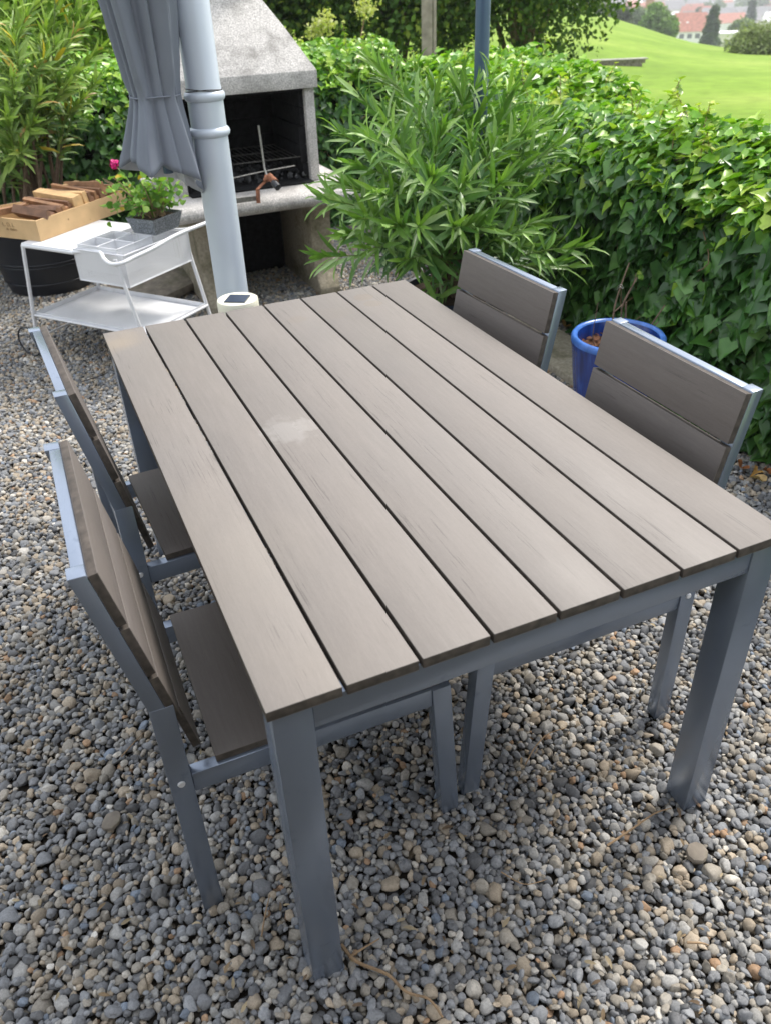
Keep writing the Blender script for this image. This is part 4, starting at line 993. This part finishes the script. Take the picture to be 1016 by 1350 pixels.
    P = np.concatenate(P)-np.array([x0, y0, 0]); 
    leaves('ivy_leaves', IVY, P, np.concatenate(Nn), np.concatenate(Tt), np.concatenate(S), np.concatenate(Cc), M['ivy'], root)
    # dark woody core with trailing stems
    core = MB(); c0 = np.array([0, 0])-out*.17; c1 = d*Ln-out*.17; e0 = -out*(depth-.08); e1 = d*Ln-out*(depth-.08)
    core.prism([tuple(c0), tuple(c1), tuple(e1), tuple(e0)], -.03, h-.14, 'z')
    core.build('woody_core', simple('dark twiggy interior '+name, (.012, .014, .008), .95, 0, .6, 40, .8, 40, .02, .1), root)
    for k in range(int(Ln*9)):
        s = rs.uniform(0, Ln); z0 = rs.uniform(0, h*.5); z1 = z0+rs.uniform(.15, .5)
        pts = [Vector((*(d*(s+rs.normal(0, .06))+out*(.01+rs.normal(0, .02))), zz)) for zz in np.linspace(z0, z1, 5)]
        st.tube(spline(pts, 3), .0025, 5)
    st.build('ivy_stems', M['twig'], root, smooth=True)['kind'] = 'stuff'
    for o in root.children: pass
    return root
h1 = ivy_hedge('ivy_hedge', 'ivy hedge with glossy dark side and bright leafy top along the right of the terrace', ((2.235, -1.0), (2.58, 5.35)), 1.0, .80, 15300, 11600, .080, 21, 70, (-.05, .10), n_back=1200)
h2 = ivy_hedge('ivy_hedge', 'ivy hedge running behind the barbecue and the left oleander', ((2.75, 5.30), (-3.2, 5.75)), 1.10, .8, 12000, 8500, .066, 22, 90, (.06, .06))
# dark ivy in front of which the crate stands is the same hedge

# ------------------------------------------------------------------ wooden post and seedy flower heads behind the hedge
wpz = DY(563, 40, 6.7)
e = empty('wooden_post', (wpz.x, wpz.y, TZ(wpz.x, wpz.y)), RD(-25), 'weathered grey square wooden post rising behind the hedge', 'post')
MB().bx(-.052, .042, -.06, .06, 0, 3.2, .006).build('post_body', M['wood_grey'], e, smooth=True)
MB().bx(.048, .076, -.055, .055, 0, 3.1, .004).build('side_plank', M['wood_grey'], e, smooth=True)
for nm, lab, hd in (('wild_seed_head', 'pale yellow seed head on a brown stalk above the hedge', [(482, 12, 6.2, .085)]), ('wild_seed_head', 'loose yellow seed spray above the hedge, nearest the barbecue hood', [(428, 30, 6.2, .10), (415, 42, 6.2, .06)])):
    p = DY(hd[0][0], hd[0][1], hd[0][2]); e = empty(nm, (p.x, p.y, 1.0), 0, lab, 'flower head')
    b = MB(); b.tube(spline([(-.10, 0, 0), (-.07, 0, .12), (-.02, 0, p.z-1.08), (0, 0, p.z-1.02)], 4), .006, 6); b.build('stalk', M['twig'], e, smooth=True)
    PP = []
    for (u, v, y, r) in hd:
        q = DY(u, v, y)-Vector((p.x, p.y, 1.0)); PP.append(np.array(q)+rng.normal(size=(260, 3))*r*np.array([.5, .5, .42]))
    PP = np.concatenate(PP); n = len(PP)
    fo = leaves('florets', ROUND, PP, rng.normal(size=(n, 3)), rng.normal(size=(n, 3)), U(.012, .028, n), pick([(.55, .55, .16), (.42, .48, .12), (.6, .6, .3)], [1, 1, 1], n), M['soft_leaf'], e); fo['kind'] = 'stuff'

# ------------------------------------------------------------------ small things on the ground
def leafpile(u, v, n, spread, lab):
    p = G(u, v, 0.01); e = np.array(p)[None]+rng.normal(size=(n, 3))*np.array([spread, spread*.5, 0]); e[:, 2] = U(.008, .03, n)
    for i in range(n):
        pass
    return e
k = 0
for (u, v, s_, rz, c, lab) in ((975, 618, .055, 20, (.30, .12, .05), 'long curled rust brown dead leaf lying under the hedge'), (998, 622, .045, 200, (.55, .32, .10), 'orange dead ivy leaf below the hedge, beside the rust brown one'), (1004, 636, .045, 100, (.60, .42, .20), 'tan dead leaf nearest the table corner under the hedge'),
                               (1013, 626, .05, 60, (.40, .16, .07), 'reddish dead leaf at the right edge of the picture'), (743, 431, .06, 30, (.55, .33, .14), 'crumpled orange brown leaf behind the blue pot')):
    p = G(u, v, .02); n = 1
    o = leaves('dead_leaf', (IVY[0]*np.array([1, 1, 3.0]), IVY[1]), np.zeros((1, 3)), np.array([[.25, -.35, 1.0]]), np.array([[math.cos(RD(rz)), math.sin(RD(rz)), .1]]), np.array([s_]), np.array([c]), M['dead_leaf'])
    o.location = (p.x, p.y, .024); tag(o, lab, 'dead leaf', 'dead leaves by the hedge')
def twig(pts, r, lab, mat='twig', name='twig'):
    w_ = [G(u, v, z) for u, v, z in pts]; o0 = w_[0].copy(); b = MB(); pp = spline([q-o0 for q in w_], 6)
    b.tube(pp, [r*(1-.5*i/len(pp)) for i in range(len(pp))], 6); o = b.build(name, M[mat], None, smooth=True); o.location = o0; tag(o, lab, 'twig', 'dry twigs on the gravel')
twig([(450, 1246, .012), (470, 1268, .016), (510, 1285, .014), (535, 1308, .016), (565, 1318, .012), (583, 1342, .01)], .0042, 'long wavy brown twig lying from the foot of the near table leg')
twig([(460, 1262, .018), (480, 1250, .022), (500, 1238, .02)], .0028, 'short forked twig beside the foot of the near table leg')
twig([(692, 1008, .02), (705, 985, .03), (722, 968, .024), (745, 960, .018)], .002, 'thin curved pale twig on the gravel under the table')
twig([(800, 1115, .014), (830, 1095, .018), (862, 1073, .02), (884, 1066, .018)], .003, 'straight light twig pointing at the right table leg foot')
twig([(160, 998, .016), (176, 980, .018), (190, 966, .02)], .002, 'short straw coloured stalk left of the near chair leg')
twig([(108, 503, .014), (130, 496, .02), (142, 491, .02)], .003, 'black stick on the gravel beside the far left table leg', 'iron')
twig([(345, 1235, .018), (350, 1205, .022), (356, 1180, .02)], .002, 'tan stalk on the gravel left of the near table leg')
twig([(905, 1243, .016), (925, 1244, .018), (934, 1247, .016)], .003, 'dark short twig on the gravel at lower right')
twig([(660, 1150, .016), (690, 1166, .02), (720, 1160, .016)], .0016, 'thin pale stalk on the open gravel right of centre')
LPz = []
n = 300
uu, vv = U(-40, 1050, n), U(300, 1380, n)
PT = np.array([G(a_, b_, 0.0) for a_, b_ in zip(uu, vv)]); PT = PT[(PT[:, 0] < 2.3) & (PT[:, 1] < 4.6) & (PT[:, 1] > -.7)]; n = len(PT); PT[:, 2] = U(.004, .012, n)
tag(leaves('dry_litter', (LANCE[0]*np.array([1.6, 1, 2.0]), LANCE[1]), PT, np.stack([rng.normal(0, .35, n), rng.normal(0, .35, n), np.ones(n)], 1), rng.normal(size=(n, 3))*np.array([1, 1, .1]), U(.008, .030, n), pick([(.26, .19, .12), (.17, .12, .08), (.38, .31, .21)], [1, 1, 1], n), M['dead_leaf']), 'scattered dry leaf bits lying among the pebbles', 'leaf litter', None, 'stuff')
def flatstone(u, v, z, sx, sy, h, rz, mat, name, lab, cat, tilt=(0, 0)):
    p = G(u, v, z); b = MB(); rs = random.Random(int(u)); k = 9
    poly = [(sx*math.cos(2*math.pi*i/k)*rs.uniform(.8, 1.08), sy*math.sin(2*math.pi*i/k)*rs.uniform(.8, 1.08)) for i in range(k)]
    b.prism(poly, 0, h, 'z', min(.005, h*.3)); o = b.build(name, M[mat], None, smooth=True); o.location = (p.x, p.y, z); o.rotation_euler = (tilt[0], tilt[1], rz); tag(o, lab, cat)
flatstone(148, 1085, .006, .03, .022, .012, .6, 'slabstone', 'flat_stone', 'small square flat grey stone on the gravel near the left chair leg', 'stone')
flatstone(917, 1128, .006, .026, .024, .016, .3, 'slabstone', 'flat_stone', 'larger pale rounded stone on the gravel at lower right', 'stone')
# paving slab under the trolley
b = MB(); b.box((0, 0, 0), (.46, .40, .05), None, .008); o = b.build('paving_slab', M['slabstone'], None, smooth=True)
p = G(214, 386, .0); o.location = (p.x-.0, p.y+.02, .045); o.rotation_euler = (RD(3), RD(-4), RD(28)); tag(o, 'worn brown stone paving slab lying loose on the gravel behind the trolley shelf', 'paving slab')
# mossy kerb slab by the blue pot
b = MB(); b.box((2.18, 2.45, .0), (.30, .95, .07), None, .01); o = b.build('kerb_slab', M['concrete_old'], None, smooth=True); o.rotation_euler = (0, 0, 0)
tag(o, 'mossy concrete kerb slab on the ground between the chair back and the blue pot', 'kerb slab')

# ------------------------------------------------------------------ trees beyond the hedge
def tree(name, label, loc_, h, r, trunk_h, nl, lsz, cols, wts, seed, shape='round', group=None, clumps=None, cat='tree', flat=1.0, low=-.6):
    rs = np.random.default_rng(seed); e = empty(name, loc_, 0, label, cat, group)
    tb_ = MB(); hh_ = h-trunk_h
    tb_.tube(spline([(0, 0, -.3), (.03*h, .01*h, trunk_h*.6), (0, 0, trunk_h+hh_*.35), (.02*h, 0, h*.85)], 4), [max(.02, .03*h*(1-.06*i)) for i in range(13)], 8)
    K = clumps or 40
    cc = nrm(rs.normal(size=(K, 3))); rr = rs.uniform(.35, 1, K)**.6
    if shape == 'round':
        cc[:, 2] = np.where(cc[:, 2] < low, -cc[:, 2], cc[:, 2])
        cen = cc*rr[:, None]*np.array([r, r, hh_/2])*.82+np.array([0, 0, trunk_h+hh_/2]); cr_ = rs.uniform(.22, .42, K)*r
    else:
        zz = (np.arange(K)+.5)/K; a = rs.uniform(0, 6.28, K); q = r*(1-zz)*rs.uniform(.2, .85, K)
        cen = np.stack([q*np.cos(a), q*np.sin(a), trunk_h+zz*hh_*.95], 1); cr_ = r*(.20+.32*(1-zz))
    for k in range(0, K, max(1, K//10)):
        tb_.tube([(0, 0, trunk_h*.8), tuple(cen[k]*np.array([.5, .5, .8])), tuple(cen[k])], [.010*h, .006*h, .003*h], 5)
    tb_.build('trunk', M['stem_brown'], e, smooth=True)
    wi = rs.choice(K, nl, p=(cr_**2/np.sum(cr_**2)) if shape == 'round' else cr_/np.sum(cr_)); dv = nrm(rs.normal(size=(nl, 3))); rad = rs.uniform(.25, 1, nl)**.45
    P = cen[wi]+dv*rad[:, None]*cr_[wi][:, None]*np.array([1, 1, .75*flat])
    nn = dv*.7+rs.normal(0, .5, (nl, 3))+np.array([0, 0, .5]); tt = rs.normal(size=(nl, 3))+np.array([0, 0, -.6])
    tone = rs.uniform(.8, 1.2, K)[wi][:, None]
    leaves('crown', BLADE, P, nn, tt, rs.uniform(lsz*.6, lsz*1.3, nl), pick(cols, wts, nl, .2)*tone, M['tree_leaf'], e)
    return e
def attop(u, v, dist, h):
    d = ray(u, v); q = _C+d*(dist/math.hypot(d.x, d.y)); return (q.x, q.y, q.z-h)
def sink(p, dz): return (p[0], p[1], p[2]-dz)
def at(u, v, dist, z=None):
    d = ray(u, v); hl = math.hypot(d.x, d.y); p = _C+d*(dist/hl); return (p.x, p.y, TZ(p.x, p.y) if z is None else z)
GT = [(.045, .095, .02), (.075, .14, .028), (.12, .20, .035), (.22, .28, .045)]
tree('broadleaf_tree', 'large dense green tree right behind the hedge, filling the top between post and meadow', at(690, 20, 13.5), 4.6, 2.1, .3, 42000, .085, GT, [24, 34, 24, 8], 31, clumps=110, low=-.95)
tree('broadleaf_tree', 'dense green tree right behind the hedge, between the chimney and the wooden post', at(520, 20, 13.0), 4.2, 1.75, .3, 36000, .085, GT, [24, 34, 24, 12], 32, clumps=90, low=-.95)
tree('broadleaf_tree', 'dark leafy tree just right of the barbecue chimney behind the hedge', at(410, 20, 13.5), 4.0, 1.5, .3, 24000, .085, GT, [28, 34, 18, 12], 33, clumps=70, low=-.95)
tree('broadleaf_tree', 'bright light green tree behind the left oleander', at(90, 0, 12.0), 4.4, 2.2, .3, 30000, .09, [(.12, .22, .035), (.2, .32, .05), (.3, .4, .08)], [1, 1, 1], 34, clumps=90, low=-.95)
tree('broadleaf_tree', 'leafy tree hidden mostly behind the parasol and chimney', at(260, 0, 13.0), 4.6, 1.9, .3, 20000, .09, GT, [24, 30, 24, 12], 35, clumps=70, low=-.95)
tree('fruit_tree', 'olive green bushy tree on the meadow at the right edge of the picture', attop(1014, 22, 45, 2.9), 2.9, 1.75, .1, 9000, .13, [(.16, .20, .08), (.22, .27, .10), (.30, .34, .15)], [1, 1, .6], 36, clumps=60)
FAR = [(.09, .15, .06), (.13, .20, .07), (.18, .25, .09)]
for lab, u, tv, dist, h, r, cols, sd_ in (('dark grey green tree at the top of the meadow, leftmost of the far trees', 786, -6, 120, 6.4, 3.0, [(.08, .11, .06), (.11, .14, .08)], 41), ('dark grey green tree second from the left along the meadow edge', 812, -3, 122, 5.4, 2.4, [(.08, .11, .06), (.12, .15, .08)], 42),
                                ('bright green broad tree left of the red roofed house', 867, 3, 128, 6.0, 2.3, [(.14, .24, .05), (.2, .32, .08)], 43), ('small bright green bush joined to the tree left of the red roofed house', 884, 20, 126, 3.6, 1.2, [(.16, .27, .06), (.22, .33, .09)], 44)):
    tree('far_tree', lab, attop(u, tv, dist, h), h, r, .5, 7000, .42, cols, [1]*len(cols), sd_, clumps=34, group='trees along the meadow edge')
tree('conifer', 'tall pointed dark conifer between the red roofed house and the cream building', attop(943, 5, 150, 8.8), 8.8, 2.3, .3, 9000, .5, [(.07, .12, .06), (.10, .15, .07)], [1, 1], 45, 'cone', 'trees along the meadow edge', clumps=70)
tree('conifer', 'slim blue green conifer far off at upper right', attop(994, -4, 300, 17), 17, 3.6, .5, 5000, .9, [(.07, .11, .08), (.1, .14, .1)], [1, 1], 46, 'cone', 'trees along the meadow edge', clumps=50)
tree('conifer', 'small blue green conifer right behind the ridge of the red roof', attop(921, 8, 380, 14), 14, 4.0, .5, 4000, .7, [(.07, .12, .08), (.1, .15, .1)], [1, 1], 47, 'cone', 'trees along the meadow edge', clumps=50)
tree('far_tree', 'soft green tree between the conifer and the right edge tree', attop(980, 24, 190, 6.5), 6.5, 3.6, .5, 7000, .6, [(.12, .18, .07), (.17, .23, .09)], [1, 1], 48, group='trees along the meadow edge', clumps=34)
tree('far_tree', 'hazy green tree beyond the meadow crest, left of the bright green tree', attop(838, 6, 180, 6.5), 6.5, 2.6, .5, 5000, .6, [(.12, .17, .08), (.15, .2, .1)], [1, 1], 49, group='trees along the meadow edge', clumps=30)

# ------------------------------------------------------------------ stone wall on the meadow
p = at(814, 76, 24); e = empty('stone_wall', p, RD(-22), 'low grey stone retaining wall on the meadow just beyond the hedge', 'wall')
b = MB()
for k in range(2):
    for j in range(8): b.bx(-.62+j*.155+(.07 if k % 2 else 0), -.62+j*.155+.15+(.07 if k % 2 else 0), -.08, .08, -.05+k*.085+.0, -.05+k*.085+.082, .008)
b.build('stonework', M['slabstone'], e, smooth=True)
MB().bx(-.66, .74, -.11, .11, .118, .145, .006).build('coping', simple('pale coping', (.36, .34, .30), .9, 0, .3, 8), e)

# ------------------------------------------------------------------ houses
def house(u, v, dist, w_, dp_, hw_, hr, rz, wall, roof, label, windows=0, group=None, chimney=False, hip=0.0, zoff=0.0, dormers=0):
    x, y, z = at(u, v, dist); d = ray(u, v); zz = _C.z+d.z/math.hypot(d.x, d.y)*dist     # eaves seen at row v
    zb_ = min(z, zz-hw_)-1.5
    e = empty('house', (x, y, zb_), rz, label, 'house', group); H_ = zz-zb_
    MB().bx(-w_/2, w_/2, -dp_/2, dp_/2, 0, H_).build('wall', wall, e)
    o_ = .4; b = MB(); a = [(-w_/2-o_, -dp_/2-o_, H_+.02), (w_/2+o_, -dp_/2-o_, H_+.02), (w_/2+o_, dp_/2+o_, H_+.02), (-w_/2-o_, dp_/2+o_, H_+.02)]
    r_ = [(-w_/2-o_+hip, 0, H_+hr), (w_/2+o_-hip, 0, H_+hr)]; V = [b.bm.verts.new(p) for p in a+r_]
    for f in ((0, 1, 5, 4), (2, 3, 4, 5), (1, 2, 5), (3, 0, 4), (3, 2, 1, 0)): b.bm.faces.new([V[i] for i in f])
    ro = b.build('roof', roof, e)
    for k in range(dormers):
        xx = -w_*.28+k*w_*.2; MB().box((xx, -dp_*.28, H_+hr*.48), (w_*.06, .1, hr*.12), (RD(-35), 0, 0)).build('skylight', M['plaster_white'], ro)
    if chimney: MB().bx(w_*.2, w_*.26, dp_*.05, dp_*.12, H_+hr*.6, H_+hr+1.0).build('chimney', M['brick'], ro)
    for k in range(windows):
        xx = -w_/2+(k+.5)*w_/windows
        for lv in range(max(1, int(H_/3))):
            MB().bx(xx-w_*.18/windows*1.6, xx+w_*.18/windows*1.6, -dp_/2-.05, -dp_/2-.002, H_-1.9-lv*3, H_-.6-lv*3).build('window', M['glass_dark'], e)
    return e
house(907, 40, 330, 12.5, 9, 3, 5.2, RD(-34), M['plaster_white'], M['roof_red'], 'white house with a steep red tiled roof and two skylights, just beyond the meadow', 5, None, True, 1.6, dormers=2)
# cream building with an arched opening
x, y, z = at(955, 58, 170); e = empty('cream_building', (x, y, _C.z-.0785*170-2.2), RD(-38), 'flat roofed cream building with a dark arched opening beyond the meadow', 'building')
MB().bx(-3.6, 3.6, -2.5, 2.5, 0, 4.0).build('wall', M['plaster'], e)
MB().bx(-3.75, 3.75, -2.65, 2.65, 4.002, 4.2).build('roof', M['plaster_white'], e)
MB().prism([(-.9, 2.0)]+[(1.0*math.cos(a), 2.0+1.0*math.sin(a)) for a in np.linspace(math.pi, 0, 12)]+[(.9, 2.0), (.9, .5), (-.9, .5)], -2.56, -2.503, 'y').build('arch_opening', M['glass_dark'], e).location = (.9, 0, 0)
house(839, 28, 240, 10, 7, 2, 3.2, RD(-20), M['plaster'], M['roof_brown'], 'low brown roofed house half hidden at the meadow crest left of the bright green tree', 0, None, False, .5)
e_ = at(853, 30, 190); ch = empty('brick_chimney', (e_[0], e_[1], e_[2]), 0, 'tall slim pinkish brick chimney stack left of the bright green tree', 'chimney')
MB().tube([(0, 0, 0), (0, 0, 24)], [.9, .7], 12).build('shaft', M['brick'], ch, smooth=True)
# the town in the valley
rt_ = random.Random(12); walls = [M['plaster'], M['plaster_white'], M['plaster_white']]; roofs = [M['roof_red'], M['roof_grey'], M['roof_brown'], M['roof_grey'], M['plaster_white']]
spots = []
for row, (v, dist) in enumerate(((27, 505), (20, 550), (13, 600), (6, 670), (-1, 760))):
    u = 775+rt_.uniform(0, 14)
    while u < 1035:
        spots.append((row, u, v+rt_.uniform(-3, 3), dist*rt_.uniform(.94, 1.06))); u += rt_.uniform(20, 34)
rn = ['red', 'grey', 'brown', 'grey', 'white']; wn = ['cream', 'white', 'white']
ORD = ['', 'first', 'second', 'third', 'fourth', 'fifth', 'sixth', 'seventh', 'eighth', 'ninth', 'tenth', 'eleventh', 'twelfth', 'thirteenth', 'fourteenth', 'fifteenth', 'sixteenth', 'seventeenth', 'eighteenth']
rown = ['nearest', 'second', 'third', 'fourth', 'farthest']; cnt = {}
for i, (row, u, v, dist) in enumerate(spots):
    wi_, ri = rt_.randrange(3), rt_.randrange(5); cnt[row] = cnt.get(row, 0)+1
    house(u, v, dist, rt_.uniform(9, 20), rt_.uniform(8, 11), 5, rt_.uniform(3, 4.5), rt_.uniform(-1.2, .1), walls[wi_], roofs[ri], '%s house with %s roof, %s from the left in the %s row of the town' % (wn[wi_], rn[ri], ORD[cnt[row]], rown[row]), 0, 'distant houses of the town in the valley', hip=rt_.uniform(0, 2))
us = sorted(rt_.uniform(775, 1030) for i in range(17))
for i, u in enumerate(us):
    dist = rt_.uniform(480, 800)
    tree('far_tree', 'blurred round tree among the town houses, %s from the left' % ORD[i+1], at(u, 10, dist), rt_.uniform(8, 14), rt_.uniform(3.5, 6), .8, 900, 1.8, FAR, [1, 1, 1], 100+i, group='trees among the town houses', clumps=12)

# ------------------------------------------------------------------ the hazy summer air between the terrace and the town
b = MB(); b.bx(-2500, 2500, -2500, 2500, -36, 26); hz = b.build('haze', [], None)
hm = bpy.data.materials.new('haze air'); hm.use_nodes = True; t = hm.node_tree; t.nodes.remove(t.nodes['Principled BSDF'])
pv = t.nodes.new('ShaderNodeVolumePrincipled'); pv.inputs['Density'].default_value = .0008; pv.inputs['Color'].default_value = (.93, .96, 1, 1); pv.inputs['Anisotropy'].default_value = .3
t.links.new(pv.outputs[0], t.nodes['Material Output'].inputs['Volume']); hz.data.materials.append(hm)
tag(hz, kind='stuff')
